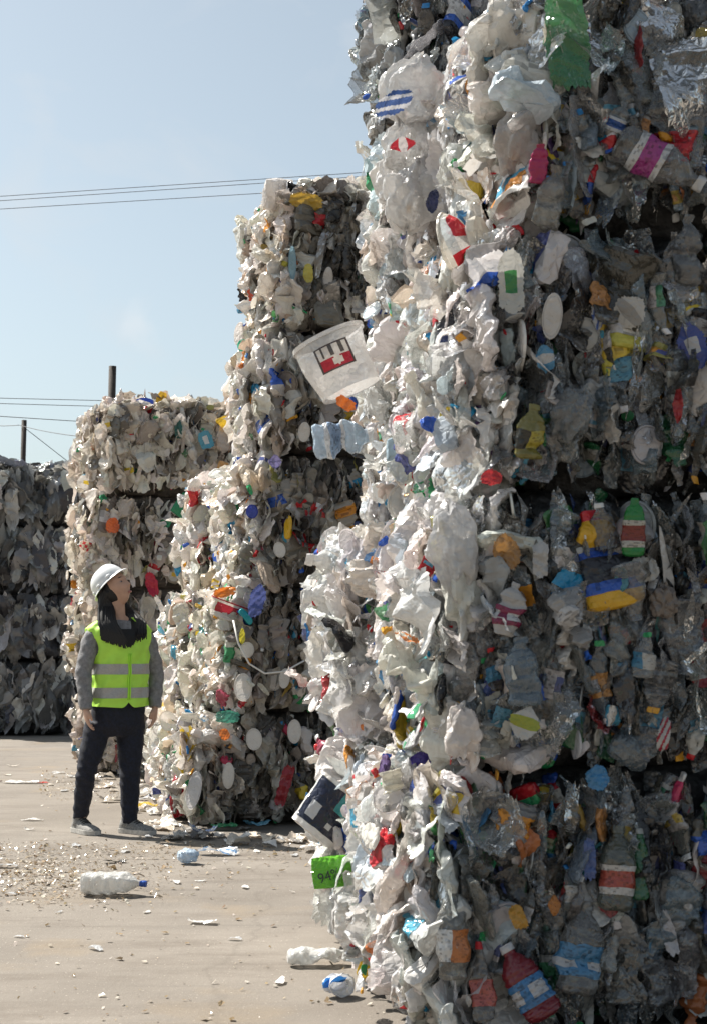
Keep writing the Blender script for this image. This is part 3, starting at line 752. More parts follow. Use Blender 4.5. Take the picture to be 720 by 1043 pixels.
sheet_hero(632, 590, 14, 26, 0, (.10, .34, .42, 0), out=.05); bag_hero(676, 612, 34, 34, 0, (.28, .22, .18, .4), out=.04)
sheet_hero(550, 570, 16, 36, 0, (.60, .60, .60, 0), out=.05); sheet_hero(655, 580, 26, 30, 80, (.52, .52, .50, 0), out=.05)
sheet_hero(608, 792, 24, 26, 10, (.05, .30, .62, .1), text='bright blue scrap', out=.06); sheet_hero(676, 748, 12, 34, 12, (.62, .60, .58, 0), (.50, .03, .06, 0), out=.05)
bottle_hero(629, 884, 40, 96, 4, (.20, .22, .18, .6), (.50, .09, .06, 0), (.66, .64, .62, 0), text='bottle with faded red label', out=.06, flat=.75, amp=.003)
bottle_hero(652, 880, 18, 80, 2, (.03, .20, .07, .4), cap=(.5, .52, .5, 0), text='slim green bottle', kind='slim', out=.05)
bottle_hero(534, 1000, 44, 92, -30, (.28, .02, .035, .15), (.06, .25, .55, 0), (.62, .62, .64, 0), (.70, .70, .72, 0), text='red ribbed bottle with blue wrap', out=.07, ribs=11, flat=.8, amp=.002)
bottle_hero(592, 965, 46, 104, 8, (.36, .35, .33, .75), (.08, .28, .52, 0), (.55, .56, .58, 0), text='clear flattened bottle with blue label', out=.06)
bottle_hero(490, 1000, 24, 88, -4, (.26, .24, .22, .7), (.45, .12, .10, 0), None, (.55, .03, .04, 0), text='clear bottle with a red end', kind='slim', out=.05)
sheet_hero(527, 934, 16, 24, -20, (.62, .32, .03, 0), out=.05); sheet_hero(564, 922, 12, 22, 0, (.60, .22, .03, 0), out=.05)
sheet_hero(680, 950, 14, 46, -14, (.62, .60, .62, 0), out=.06); sheet_hero(600, 875, 12, 40, 0, (.10, .16, .40, 0), out=.04)
bottle_hero(460, 950, 32, 92, 0, (.30, .30, .28, .8), (.5, .18, .06, 0), (.66, .65, .63, 0), out=.05)
bottle_hero(560, 200, 30, 70, 10, (.34, .33, .30, .8), out=.05); bottle_hero(700, 255, 30, 80, 0, (.30, .32, .34, .8), out=.05)
# --- middle stack
sheet_hero(265, 300, 24, 44, -6, (.78, .10, .03, 0), text='orange red sheet on the top bale', out=.2)
sheet_hero(268, 228, 22, 22, -30, (.03, .05, .26, 0), (.10, .02, .06, 0), text='dark blue sheet', out=.18)
sheet_hero(312, 205, 34, 16, 10, (.50, .32, .05, 0), out=.05); lid_hero(334, 284, 10, 24, 5, (.70, .67, .64, 0), out=.05)
lid_hero(298, 268, 8, 34, 0, (.25, .40, .48, 0), out=.05); sheet_hero(314, 278, 10, 20, 0, (.62, .55, .12, 0), out=.05)
bag_hero(188, 806, 34, 60, 15, (.36, .015, .03, 0), 'dark red crushed tub at the bottom corner', name='crushed_tub', amp=.05, out=.20)
sheet_hero(192, 779, 22, 26, 0, (.72, .52, .03, 0), text='yellow scrap above the red tub', out=.22)
lid_hero(198, 805, 14, 38, 10, (.78, .76, .76, 0), out=.26)
d = dist(232, 622); hero(232, 622, tub(m_(15, d), m_(18, d), m_(18, d), 32, 8, .8, .003, (.74, .68, .62, 0), (.40, .02, .04, 0), (.40, .02, .04, 0), (.5, .02, .05, 0)), 20, 'crushed_tub', 'round tub with dark red rim', out=.14)
lid_hero(257, 521, 12, 14, 0, (.05, .08, .42, 0), 'round blue cap', out=.15); bag_hero(239, 525, 14, 12, 0, (.02, .018, .018, 0), 'small black lump', out=.17)
sheet_hero(236, 500, 26, 46, 10, (.82, .78, .73, 0), out=.10, amp=.004)
d = dist(190, 517); hero(190, 517, pillow(m_(24, d), m_(24, d), .012, 12, (.03, .30, .14, 0)), 35, 'plastic_packet', 'green packet with pale edges', out=.14)
sheet_hero(231, 430, 24, 14, 10, (.76, .50, .04, 0), text='yellow scrap', out=.12); sheet_hero(210, 448, 18, 14, 70, (.10, .36, .50, 0), (.75, .75, .75, 0), out=.12)
for px, py, w_, l_ in ((248, 700, 18, 28), (259, 753, 16, 22), (290, 691, 11, 20), (252, 662, 14, 16), (300, 745, 14, 24), (233, 790, 12, 26), (285, 560, 12, 16), (310, 440, 12, 20)):
    lid_hero(px, py, w_, l_, N(10), (.74, .71, .67, 0), 'pale oval lid facing out', out=.10)
for px, py, w_, l_, an, c in ((197, 697, 5, 26, 75, (.06, .40, .25, 0)), (213, 663, 8, 24, 10, (.62, .04, .03, 0)), (205, 580, 10, 24, 15, (.50, .02, .05, 0)), (180, 628, 16, 26, -30, (.02, .018, .02, 0)), (230, 603, 10, 24, 80, (.76, .24, .04, 0)),
        (189, 623, 10, 20, 30, (.74, .56, .10, 0)), (262, 612, 16, 34, 15, (.10, .13, .36, 0)), (247, 648, 6, 16, 0, (.68, .60, .06, 0)), (229, 748, 12, 10, 60, (.76, .24, .06, 0)), (232, 730, 24, 12, 0, (.07, .30, .22, .1)),
        (172, 742, 10, 10, 0, (.60, .10, .05, 0)), (186, 757, 12, 14, 0, (.06, .10, .35, 0)), (290, 800, 12, 40, 15, (.34, .03, .04, 0)), (350, 740, 14, 12, 0, (.06, .08, .3, 0)), (247, 352, 10, 12, 0, (.06, .42, .30, 0)), (243, 367, 9, 12, 0, (.75, .05, .25, 0)), (262, 355, 16, 10, 40, (.72, .10, .2, 0)), (216, 512, 8, 14, 20, (.06, .08, .28, 0)), (228, 478, 14, 18, -20, (.7, .42, .18, 0)), (280, 470, 14, 14, 0, (.22, .2, .4, 0))):
    sheet_hero(px, py, w_, l_, an, c, out=.14, amp=.012)
# --- cream stack
d = 14.4
sheet_hero(115, 535, 14, 16, 0, (.78, .16, .04, 0), text='orange scrap', out=.10); sheet_hero(78, 477, 12, 10, 0, (.40, .03, .05, 0), out=.10); sheet_hero(83, 570, 8, 10, 0, (.75, .18, .04, 0), out=.10)
sheet_hero(155, 595, 12, 26, -15, (.55, .02, .06, 0), text='dark red sheet', out=.06); sheet_hero(182, 437, 8, 20, 0, (.04, .14, .12, 0), out=.05)
hero(147, 409, disc(m_(10, d), .7, 28, 6, .003, (.03, .07, .38, 0), dome=.8), 0, 'blue_cap', 'domed blue cap on top', at=B('K', 3), depth=d, out=0, tip=60)
sheet_hero(165, 407, 11, 16, 10, (.75, .45, .04, 0), text='yellow scrap on top', at=B('K', 3), depth=d, out=0)
# --- slack white wire on the middle stack
pts = []
for px, py in ((238, 632), (243, 655), (254, 676), (270, 686), (290, 684), (310, 673)):
    pts.append(B('M', 1)[1].inverted() @ (P(px, py, hit(px, py)[0] - .12)))
pts, _ = [pts, 0]
SW = simple('white_cord', (.72, .70, .66), .5)
link('slack_cord', wire_mesh('slack_cord', pts, .006, 6), SW, B('M', 1)[0])
# ------------------------------------------------------------------ ground
def ground_material():
    m, t, out = new_mat('worn_concrete')
    tc = t.add('ShaderNodeNewGeometry'); pos = tc.outputs['Position']
    def noise(sc, det=6, rough=.6, vec=pos): 
        n = t.add('ShaderNodeTexNoise', i_Scale=sc, i_Detail=det, i_Roughness=rough); t.link(vec, n.inputs['Vector']); return n.outputs[0]
    def rng_(x, a, b, c=0, d=1):
        r = t.add('ShaderNodeMapRange'); 
        for i, v in zip((1, 2, 3, 4), (a, b, c, d)): r.inputs[i].default_value = v
        t.link(x, r.inputs[0]); return r.outputs[0]
    def mix(f, a, b, bt='MIX'):
        x = t.add('ShaderNodeMix', data_type='RGBA', blend_type=bt)
        t.link(f, x.inputs[0])
        for i, v in ((6, a), (7, b)):
            if isinstance(v, tuple): x.inputs[i].default_value = (*v, 1)
            else: t.link(v, x.inputs[i])
        return x.outputs[2]
    st = t.add('ShaderNodeVectorMath', operation='MULTIPLY'); t.link(pos, st.inputs[0]); st.inputs[1].default_value = (.5, 1.6, 1)
    c = mix(rng_(noise(.9, 8, .65), .35, .65), (.232, .207, .178), (.155, .137, .117))
    c = mix(rng_(noise(2.2, 8, .7, st.outputs[0]), .50, .68, 0, .85), c, (.12, .10, .082))
    c = mix(rng_(noise(1.3, 5, .6), .56, .68, 0, .5), c, (.24, .185, .12))
    c = mix(rng_(noise(55, 3, .7), .60, .68, 0, .55), c, (.17, .14, .11))
    c = mix(rng_(noise(90, 2, .6), .66, .72, 0, .7), c, (.58, .53, .46))
    c = mix(rng_(noise(230, 2, .5), .35, .65, 0, .35), c, (.20, .17, .14))
    c = mix(rng_(noise(.35, 4, .5), .45, .62, 0, .35), c, (.15, .13, .11))
    wb = t.add('ShaderNodeVectorMath', operation='MULTIPLY_ADD'); nb = t.add('ShaderNodeTexNoise', i_Scale=1.6, i_Detail=5.0); t.link(pos, nb.inputs['Vector'])
    t.link(nb.outputs[1], wb.inputs[0]); wb.inputs[1].default_value = (.55, .55, 0); t.link(pos, wb.inputs[2])
    vc = t.add('ShaderNodeTexVoronoi', feature='DISTANCE_TO_EDGE', i_Scale=.33); t.link(wb.outputs[0], vc.inputs['Vector'])
    c = mix(rng_(vc.outputs[0], .0012, .005, .22, 0), c, (.10, .085, .07))
    tk = t.add('ShaderNodeVectorMath', operation='MULTIPLY'); t.link(pos, tk.inputs[0]); tk.inputs[1].default_value = (.22, 2.6, 1)
    c = mix(rng_(noise(2.4, 6, .7, tk.outputs[0]), .56, .70, 0, .4), c, (.11, .098, .085))
    # saw-cut joints of the slabs
    sx = t.add('ShaderNodeSeparateXYZ'); wob = t.add('ShaderNodeVectorMath', operation='MULTIPLY_ADD')
    nz = t.add('ShaderNodeTexNoise', i_Scale=3.0, i_Detail=4.0); t.link(pos, nz.inputs['Vector'])
    t.link(nz.outputs[1], wob.inputs[0]); wob.inputs[1].default_value = (.05, .05, 0); t.link(pos, wob.inputs[2]); t.link(wob.outputs[0], sx.inputs[0])
    for ax, per, o in ((1, 7.0, 5.2),):
        a = t.add('ShaderNodeMath', operation='ADD'); t.link(sx.outputs[ax], a.inputs[0]); a.inputs[1].default_value = o
        p = t.add('ShaderNodeMath', operation='PINGPONG'); t.link(a.outputs[0], p.inputs[0]); p.inputs[1].default_value = per / 2
        c = mix(rng_(p.outputs[0], .006, .018, .5, 0), c, (.11, .09, .075))
    p = t.add('ShaderNodeBsdfPrincipled', i_Roughness=.85); t.link(c, p.inputs['Base Color'])
    p.inputs['Specular IOR Level'].default_value = .25
    h = t.add('ShaderNodeMath', operation='ADD'); t.link(noise(60, 5, .7), h.inputs[0]); t.link(noise(4, 4, .6), h.inputs[1])
    b = t.add('ShaderNodeBump', i_Strength=.35, i_Distance=.012); t.link(h.outputs[0], b.inputs['Height']); t.link(b.outputs[0], p.inputs['Normal'])
    t.link(p.outputs[0], out.inputs[0]); return m
g = poly_mesh('ground', [(-1500, -300, 0), (1500, -300, 0), (1500, 3000, 0), (-1500, 3000, 0)], [(0, 1, 2, 3)], False)
tag(link('ground', g, ground_material()), 'worn beige concrete yard with stains and scattered dirt', 'ground', kind='structure')
# ------------------------------------------------------------------ wooden poles and overhead wires
WOOD = simple('weathered_pole', (.055, .043, .035), .85, .5, 14, .4)
CABLE = simple('cable', (.05, .05, .055), .6)
def pole(name, base, h, r, label, arms=(), lean=0.0):
    t = empty(name, base); tag(t, label, 'utility pole', 'wooden poles beyond the bales')
    tp = Vector((lean * h, 0, h))
    link('shaft', wire_mesh('shaft', [(0, 0, 0), tp * .33, tp * .66, tp], r, 14), WOOD, t)
    for z, ln, ang in arms:
        d = Vector((math.cos(ang), math.sin(ang), 0)) * ln / 2; c = tp * (z / h)
        link('pole_bracket', wire_mesh('pole_bracket', [c - d, c, c + d], r * .35, 8), WOOD, t)
    return tp
p1 = P(108, 650, 45); p1.z = 0; h1 = P(108, 373, 45).z
pole('utility_pole', p1, h1, .105, 'thick dark wooden pole sticking up behind the cream stack', (), .012)
p2 = P(19, 650, 60); p2.z = 0; h2 = P(20, 428, 60).z
pole('utility_pole', p2, h2, .095, 'thin wooden pole with a guy wire above the dark film stack', (), .01)
p3 = Vector((-26, 45, 0)); pole('utility_pole', p3, 12, .12, 'wooden pole standing beyond the yard outside the view', ((11.2, 2.0, .3), (7.5, 1.4, .3)))
p4 = Vector((22, 45, 0)); pole('utility_pole', p4, 13, .12, 'tall wooden pole standing beyond the big stack', ((12.4, 2.0, .3),))
def span(a, b, sag, r, label):
    pts = [a.lerp(b, t) - Vector((0, 0, sag * 4 * t * (1 - t))) for t in np.linspace(0, 1, 24)]
    o = link('overhead_wire', wire_mesh('overhead_wire', pts, r, 6), CABLE); tag(o, label, 'wire', 'overhead wires across the sky')
def through(a, b, D=45.0, xl=-26, xr=22):
    """the straight line in the plane y = D seen through two photo points, from one pole line to the other"""
    A, B = P(*a, D), P(*b, D); m = (B.z - A.z) / (B.x - A.x)
    return Vector((xl, D, A.z + m * (xl - A.x))), Vector((xr, D, A.z + m * (xr - A.x)))
for (a, b, lb) in (((0, 200), (380, 175), 'upper of the close pair of thin wires high in the open sky'), ((0, 204.5), (380, 179), 'lower of the close pair of thin wires high in the open sky'), ((0, 213), (380, 190), 'single thin wire just beneath the close pair high in the sky')):
    A, B = through(a, b); span(A, B, .0, .009, lb)
def to_pole(a, b, D0, top, r, lb):
    A = P(*a, D0); span(A + (A - top) * .8, top, 0.0, r, lb)
to_pole((0, 405.5), None, 45, P(105, 408, 45), .010, 'highest of the low wires running to the thick dark pole')
to_pole((0, 411), None, 45, P(105, 414, 45), .010, 'second low wire running to the thick dark pole')
to_pole((0, 424), None, 45, P(110, 431, 45), .011, 'third low wire passing behind the cream stack')
span(P(20, 433, 60), P(120, 447, 45), .1, .013, 'low wire leaving the thin pole toward the cream stack')
span(P(-40, 428, 62), P(20, 433, 60), .1, .013, 'low wire arriving at the thin pole from the yard edge')
gy = P(84, 500, 60); gy.z = 0; span(P(22, 433, 60), P(95, 490, 60), 0, .014, 'slanting guy wire from the thin pole down behind the stack')

# ------------------------------------------------------------------ litter on the ground
def loose(name, VQ, px, py, rot, label, cat, group=None, lift=0.0, scale=1.0, tilt=(0, 0), sub=False, flatlie=True):
    V, Q, T, Z = VQ
    e = Matrix.Rotation(rot, 4, 'Z') @ Matrix.Rotation(tilt[0], 4, 'X') @ Matrix.Rotation(tilt[1], 4, 'Y')
    if flatlie: e = e @ Matrix.Rotation(math.pi / 2, 4, 'X')   # long axis down on the ground
    R3 = np.array(e)[:3, :3]; X = (V * scale) @ R3.T; X = X - np.array([(X[:, 0].max() + X[:, 0].min()) / 2, (X[:, 1].max() + X[:, 1].min()) / 2, X[:, 2].min() - .003 - lift])
    g = ground(px, py)
    o = put_part(name, X, Q, T, Z, None, Matrix.Translation(g), sub)
    tag(o, label, cat, group); return o
CLEARW = (.80, .79, .77, .35); WHITE = (.80, .78, .75, .05); BLUE = (.03, .10, .42, 0)
# a big clear jug lying across the yard (revolved, long axis z)
loose('plastic_jug', revolve('jug', .30, .066, 40, 50, .85, .003, (.80, .80, .78, .45), None, BLUE, aspect=.85, bend=.2, ribs=5), 117, 912, R_(84), 'large clear jug with blue cap lying on the open concrete', 'jug', sub=True)
loose('crushed_bottle', bag(.048, 30, .06, (.55, .66, .78, .2), 1.1, 1.2, .8), 192, 880, R_(70), 'small crushed blue and white bottle beyond the clear jug', 'bottle')
loose('plastic_scrap', film(.10, .24, 26, 18, .006, (.80, .80, .80, 0), (.25, .40, .62, 0), folds=5), 222, 871, R_(80), 'white and blue wrapper lying between the small bottle and the middle stack', 'wrapper')
loose('plastic_scrap', film(.06, .13, 18, 12, .008, WHITE, folds=6), 206, 941, R_(75), 'curled white scrap alone on the bare concrete', 'scrap')
loose('crushed_bottle', revolve('bottle', .25, .038, 28, 40, .75, .004, (.80, .80, .78, .5), None, (.75, .75, .75, 0), bend=.3, ribs=6), 328, 984, R_(100), 'clear bottle with white cap lying at the foot of the near stack', 'bottle', sub=True)
loose('crushed_tub', tub(.035, .05, .06, 24, 8, .7, .008, (.75, .76, .78, .1), (.03, .20, .55, 0), (.03, .20, .55, 0)), 345, 1016, R_(40), 'crumpled white and blue cup on the concrete below the near stack', 'cup')
loose('plastic_scrap', film(.05, .12, 18, 12, .006, (.04, .035, .03, 0), folds=5), 118, 879, R_(95), 'dark flat scrap on the dirt beyond the clear jug', 'scrap')
loose('plastic_scrap', film(.07, .14, 18, 12, .007, WHITE, folds=5), 33, 836, R_(85), 'white scrap on bare concrete well before the worker feet', 'scrap')
loose('plastic_scrap', film(.12, .3, 24, 16, .008, WHITE, folds=6), 22, 798, R_(88), 'wide white sheet on the ground before the cream stack', 'sheet')
loose('plastic_scrap', film(.05, .10, 14, 10, .006, (.6, .05, .03, 0), folds=5), 44, 798, R_(80), 'small red scrap beside the wide white sheet', 'scrap')
spots = [(60, 788), (8, 790), (14, 781), (52, 800), (66, 806), (152, 853), (5, 884), (18, 897), (78, 862), (30, 846), (168, 862), (300, 872), (12, 912), (60, 930), (250, 905), (205, 898), (285, 1002), (98, 968), (20, 955), (180, 900), (150, 930), (262, 868), (128, 868), (240, 958)]
for px, py in spots:
    s = U(.35, .9) * (1 if py < 900 else .6)
    loose('plastic_scrap', film(.07 * s, .16 * s, 12, 9, .006, pick([WHITE, (.72, .66, .58, 0), (.6, .6, .6, .1)]), folds=5), px, py, U(0, 3.1), 'small pale scrap of plastic dropped on the concrete yard', 'scrap', 'small pale scraps on the concrete')
# litter heaped along the foot of the middle stack
foot = [(160, 838), (168, 846), (176, 842), (186, 852), (198, 849), (210, 855), (224, 853), (236, 858), (250, 856), (262, 853), (274, 859), (288, 858), (300, 858), (312, 856), (158, 830), (164, 822), (152, 815), (150, 805), (143, 797), (160, 812), (128, 800), (116, 806), (104, 803), (140, 810), (95, 798), (88, 806), (122, 815), (110, 815), (146, 823), (136, 828), (130, 808), (84, 796), (74, 792), (100, 792), (148, 842), (176, 856), (330, 862), (318, 864)]
foot += [(px_ + N(7), py_ + N(3)) for px_, py_ in foot]
for i, (px, py) in enumerate(foot):
    c = pick([WHITE, WHITE, (.76, .66, .55, .05), (.5, .47, .43, .1), (.62, .56, .48, 0), (.25, .23, .21, .1)])
    loose('plastic_scrap', film(U(.06, .11), U(.09, .2), 18, 14, .008, (*c[:3], 0), folds=8), px, py, U(0, 3.1), 'crumpled sheet in the litter heaped along the foot of the stacks', 'scrap', 'crumpled sheets along the foot of the stacks', tilt=(N(.12), N(.12)))
for px, py, c, lb in ((228, 846, (.05, .32, .14, .1), 'green film sheet at the foot of the middle stack'), (262, 845, (.10, .30, .42, .1), 'teal blue film sheet at the foot of the middle stack'),
                      (207, 853, (.25, .35, .62, 0), 'blue and white wrapper at the foot of the middle stack'), (152, 826, (.75, .55, .10, 0), 'yellow tray scrap on the litter beside the worker'),
                      (150, 800, (.025, .03, .028, 0), 'dark round pot in the litter behind the worker'), (144, 818, (.8, .8, .8, 0), 'white scrap with a dark square in the litter beside the worker shoe')):
    if 'pot' in lb: vq = tub(.06, .08, .13, 28, 8, .85, .004, c)
    else: vq = film(.09, .18, 20, 15, .008, c, (.7, .7, .7, 0) if 'wrapper' in lb else (.05, .06, .1, 0) if 'square' in lb else None, folds=7)
    loose('film_scrap' if 'pot' not in lb else 'crushed_pot', vq, px, py, R_(80) + N(.3), lb, 'scrap' if 'pot' not in lb else 'pot', lift=.02, flatlie='pot' not in lb)
# fine chips: nobody could count them
VV, QQ, TT = [], [], []
nchip = 4600
for i in range(nchip):
    r = rng.random()
    if r < .5: px, py = abs(N(80)) + N(25), 893 + N(15)
    elif r < .7: px, py = U(-20, 330), 858 + abs(N(14))
    elif r < .77: px, py = U(-20, 400), U(770, 1043)
    else: px, py = U(40, 180), 800 + N(9)
    if py < 752: continue
    g = ground(px, py); s = min(abs(N(.0055)) + .002, .018)
    a = U(0, 6.28); t1 = N(.35); t2 = N(.35)
    ux = np.array([math.cos(a), math.sin(a), t1]) * s; uy = np.array([-math.sin(a), math.cos(a), t2]) * s * U(.3, .9)
    b = np.array([g.x, g.y, .003 + s * .4]); k = len(VV)
    VV += [b - ux - uy * U(.5, 1), b + ux - uy, b + ux * U(.3, 1) + uy, b - ux * U(.4, 1) + uy]
    QQ.append((k, k + 1, k + 2, k + 3))
    TT.append((*jit(pick([(.34, .25, .14), (.28, .20, .125), (.40, .30, .18), (.23, .17, .11), (.66, .60, .52), (.66, .60, .52), (.16, .13, .10), (.5, .42, .32)]), .2), 0))
tag(link('litter', quad_mesh('litter', np.array(VV), np.array(QQ), np.array(TT)), PLASTIC), 'fine chips of dirt and plastic strewn over the concrete', 'litter', kind='stuff')
# ------------------------------------------------------------------ the worker
PS = 9.85 / FPX
PBASE = ground(112, 848)
def q(px, py, y=0.0): return Vector(((px - 112) * PS, y, (848 - py) * PS))
def join(*parts):
    V, F = [], []
    for v, f in parts:
        k = len(V); V += [Vector(p) for p in v]; F += [tuple(i + k for i in t) for t in f]
    return V, F
def ell(c, ax, seg=24, rings=14):
    """ellipsoid; ax = three axis vectors"""
    V, F = [], []
    for i in range(rings + 1):
        ph = math.pi * i / rings
        for k in range(seg):
            th = 2 * math.pi * k / seg
            V.append(Vector(c) + ax[0] * (math.sin(ph) * math.cos(th)) + ax[1] * (math.sin(ph) * math.sin(th)) + ax[2] * math.cos(ph))
    for i in range(rings):
        for k in range(seg):
            a, b = i * seg + k, i * seg + (k + 1) % seg; F.append((a, a + seg, b + seg, b))
    return V, F
def smooth_path(pts, rad, n=6):
    P_, R2 = [], []
    m = len(pts)
    for i in range(m - 1):
        p0, p1, p2, p3 = (Vector(pts[max(0, min(m - 1, i + d))]) for d in (-1, 0, 1, 2))
        for k in range(n):
            t = k / n
            P_.append(.5 * ((2 * p1) + (p2 - p0) * t + (2 * p0 - 5 * p1 + 4 * p2 - p3) * t * t + (3 * p1 - p0 - 3 * p2 + p3) * t ** 3))
            ra, rb = rad[i], rad[i + 1]
            s = t * t * (3 - 2 * t)
            R2.append(tuple(x + (y - x) * s for x, y in zip(ra, rb)) if isinstance(ra, tuple) else ra + (rb - ra) * s)
    P_.append(Vector(pts[-1])); R2.append(rad[-1])
    return P_, R2
def limb(pts, rad, seg=16, n=6): return tube_raw(*smooth_path(pts, rad, n), seg)
def remeshed(name, VF, voxel, smooth=3, wrinkle=None):
    me = poly_mesh(name, *VF)
    o = bpy.data.objects.new('tmp', me); COL.objects.link(o)
    r = o.modifiers.new('r', 'REMESH'); r.mode = 'VOXEL'; r.voxel_size = voxel
    s = o.modifiers.new('s', 'SMOOTH'); s.iterations = smooth; s.factor = .5
    dg = bpy.context.evaluated_depsgraph_get(); dg.update()
    m2 = bpy.data.meshes.new_from_object(o.evaluated_get(dg)); m2.name = name
    bpy.data.objects.remove(o); bpy.data.meshes.remove(me)
    m2.polygons.foreach_set('use_smooth', [True] * len(m2.polygons))
    if wrinkle:
        n = len(m2.vertices); co = np.empty(n * 3, np.float32); m2.vertices.foreach_get('co', co); co = co.reshape(-1, 3)
        no = np.empty(n * 3, np.float32); m2.vertices.foreach_get('normal', no); no = no.reshape(-1, 3)
        co += no * wrinkle(co)[:, None]
        m2.vertices.foreach_set('co', co.ravel()); m2.update()
    return m2

SKIN = simple('skin', (.55, .33, .235), .5, .15, 25, .1)
HAIRM = simple('dark_hair', (.008, .006, .0055), .6, .3, 60)
HELMET = simple('white_helmet', (.78, .79, .79), .3, .06, 12)
VESTM = simple('lime_vest', (.50, .88, .09), .6, .12, 14, .25, bscale=30)
BANDM = simple('reflective_band', (.40, .39, .37), .4, .15, 90)
BINDM = simple('vest_binding', (.42, .85, .06), .6)
GREYKNIT = simple('grey_knit', (.27, .265, .27), .9, .35, 45, .5, bscale=160)
DENIM = simple('dark_denim', (.004, .005, .010), .8, .4, 70, .3, col2=(.009, .012, .028), bscale=200)
SHOE = simple('grey_mesh_shoe', (.15, .145, .14), .8, .4, 120, .3, col2=(.30, .29, .27))
SOLE = simple('shoe_sole', (.55, .53, .49), .6, .3, 50)
LACE = simple('shoe_lace', (.03, .03, .03), .7)
EYEW = simple('eye', (.30, .26, .24), .3)
DARKM = simple('eyebrow', (.02, .014, .012), .6)
BLACKT = simple('black_top', (.012, .012, .013), .8, .3, 40)
LIPM = simple('lips', (.42, .16, .14), .45)

person = None
# --- frames
fw = Vector((.86, -.36, .42)).normalized()            # where the face points: to the stack, upwards
rt = fw.cross(Vector((-.35, 0, 1))).normalized()      # her right
upv = rt.cross(fw).normalized()
HC = q(114.5, 599, -.02)
th0 = R_(32)
tf = Vector((math.sin(th0), -math.cos(th0), 0)); tr_ = Vector((-math.cos(th0), -math.sin(th0), 0))   # torso forward / her right
def head_mesh():
    V, F = [], []; nr, ns = 48, 64
    for i in range(nr + 1):
        ph = math.pi * i / nr
        for k in range(ns):
            th = 2 * math.pi * k / ns
            f, r, u = math.sin(ph) * math.cos(th), math.sin(ph) * math.sin(th), math.cos(ph)
            lo = max(0, -u); jaw = lo ** 1.2
            X = f * .094 * (1 - .06 * jaw) ; Y = r * .074 * (1 - .42 * jaw); Z = u * .118
            if f < 0: X *= 1 - .25 * jaw
            if f > 0:
                g = lambda y0, z0, sy, sz: math.exp(-((Y - y0) / sy) ** 2 - ((Z - z0) / sz) ** 2)
                X += .004 * f
                for sgn in (-1, 1):
                    X -= .011 * g(sgn * .032, .012, .018, .013); X += .005 * g(sgn * .03, .034, .02, .010)
                    X += .005 * g(sgn * .040, -.022, .02, .02)
                X += .014 * g(0, -.022, .011, .012) + .007 * g(0, -.004, .009, .022) + .003 * g(0, -.026, .019, .010)
                X += .006 * g(0, -.058, .022, .007) + .006 * g(0, -.070, .018, .007) - .004 * g(0, -.064, .02, .003)
                X += .007 * g(0, -.098, .022, .016)
            V.append(HC + fw * X + rt * Y + upv * Z)
    for i in range(nr):
        for k in range(ns):
            a, b = i * ns + k, i * ns + (k + 1) % ns; F.append((a, a + ns, b + ns, b))
    return V, F
def hand(wrist, d, palm_n, side):
    """relaxed hand: wrist point, pointing direction d, palm normal, thumb towards side"""
    d = d.normalized(); n = (palm_n - d * palm_n.dot(d)).normalized(); s = d.cross(n).normalized() * side
    parts = [limb([wrist - d * .02, wrist + d * .02, wrist + d * .055, wrist + d * .085], [(.024, .019), (.03, .018), (.039, .017), (.036, .013)], 14, 4)]
    parts[0] = tube_dir([wrist - d * .02, wrist + d * .015, wrist + d * .05, wrist + d * .082], s, n, [(.025, .019), (.03, .018), (.040, .017), (.036, .012)])
    for k, (off, ln, cu) in enumerate(((.028, .070, .35), (.010, .078, .45), (-.009, .072, .55), (-.027, .056, .65))):
        b = wrist + d * .074 + s * off; pts = [b - d * .02]; dd = d + s * (.10 * (1.5 - k) * .5); a = 0
        p = b
        for j, fr in enumerate((.45, .32, .23)):
            pts.append(p); a += cu * (.5 if j == 0 else .8)
            p = p + (dd * math.cos(a) + n * math.sin(a)).normalized() * ln * fr
        pts.append(p)
        parts.append(limb(pts, [.009, .0088, .0082, .0076, .006], 8, 3))
    b = wrist + d * .022 + s * .026
    parts.append(limb([b - s * .012, b + s * .010 + d * .018 + n * .008, b + s * .018 + d * .042 + n * .016, b + s * .018 + d * .064 + n * .02], [.014, .012, .0098, .007], 8, 3))
    return join(*parts)
def tube_dir(pts, a, b, rad, seg=16):
    V, F = [], []
    for p, (ra, rb) in zip(pts, rad):
        for k in range(seg):
            t = 2 * math.pi * k / seg; V.append(Vector(p) + a * (math.cos(t) * ra) + b * (math.sin(t) * rb))
    for i in range(len(pts) - 1):
        for k in range(seg):
            x, y = i * seg + k, i * seg + (k + 1) % seg; F.append((x, y, y + seg, x + seg))
    F.append(tuple(range(seg - 1, -1, -1))); F.append(tuple((len(pts) - 1) * seg + k for k in range(seg)))
    return V, F
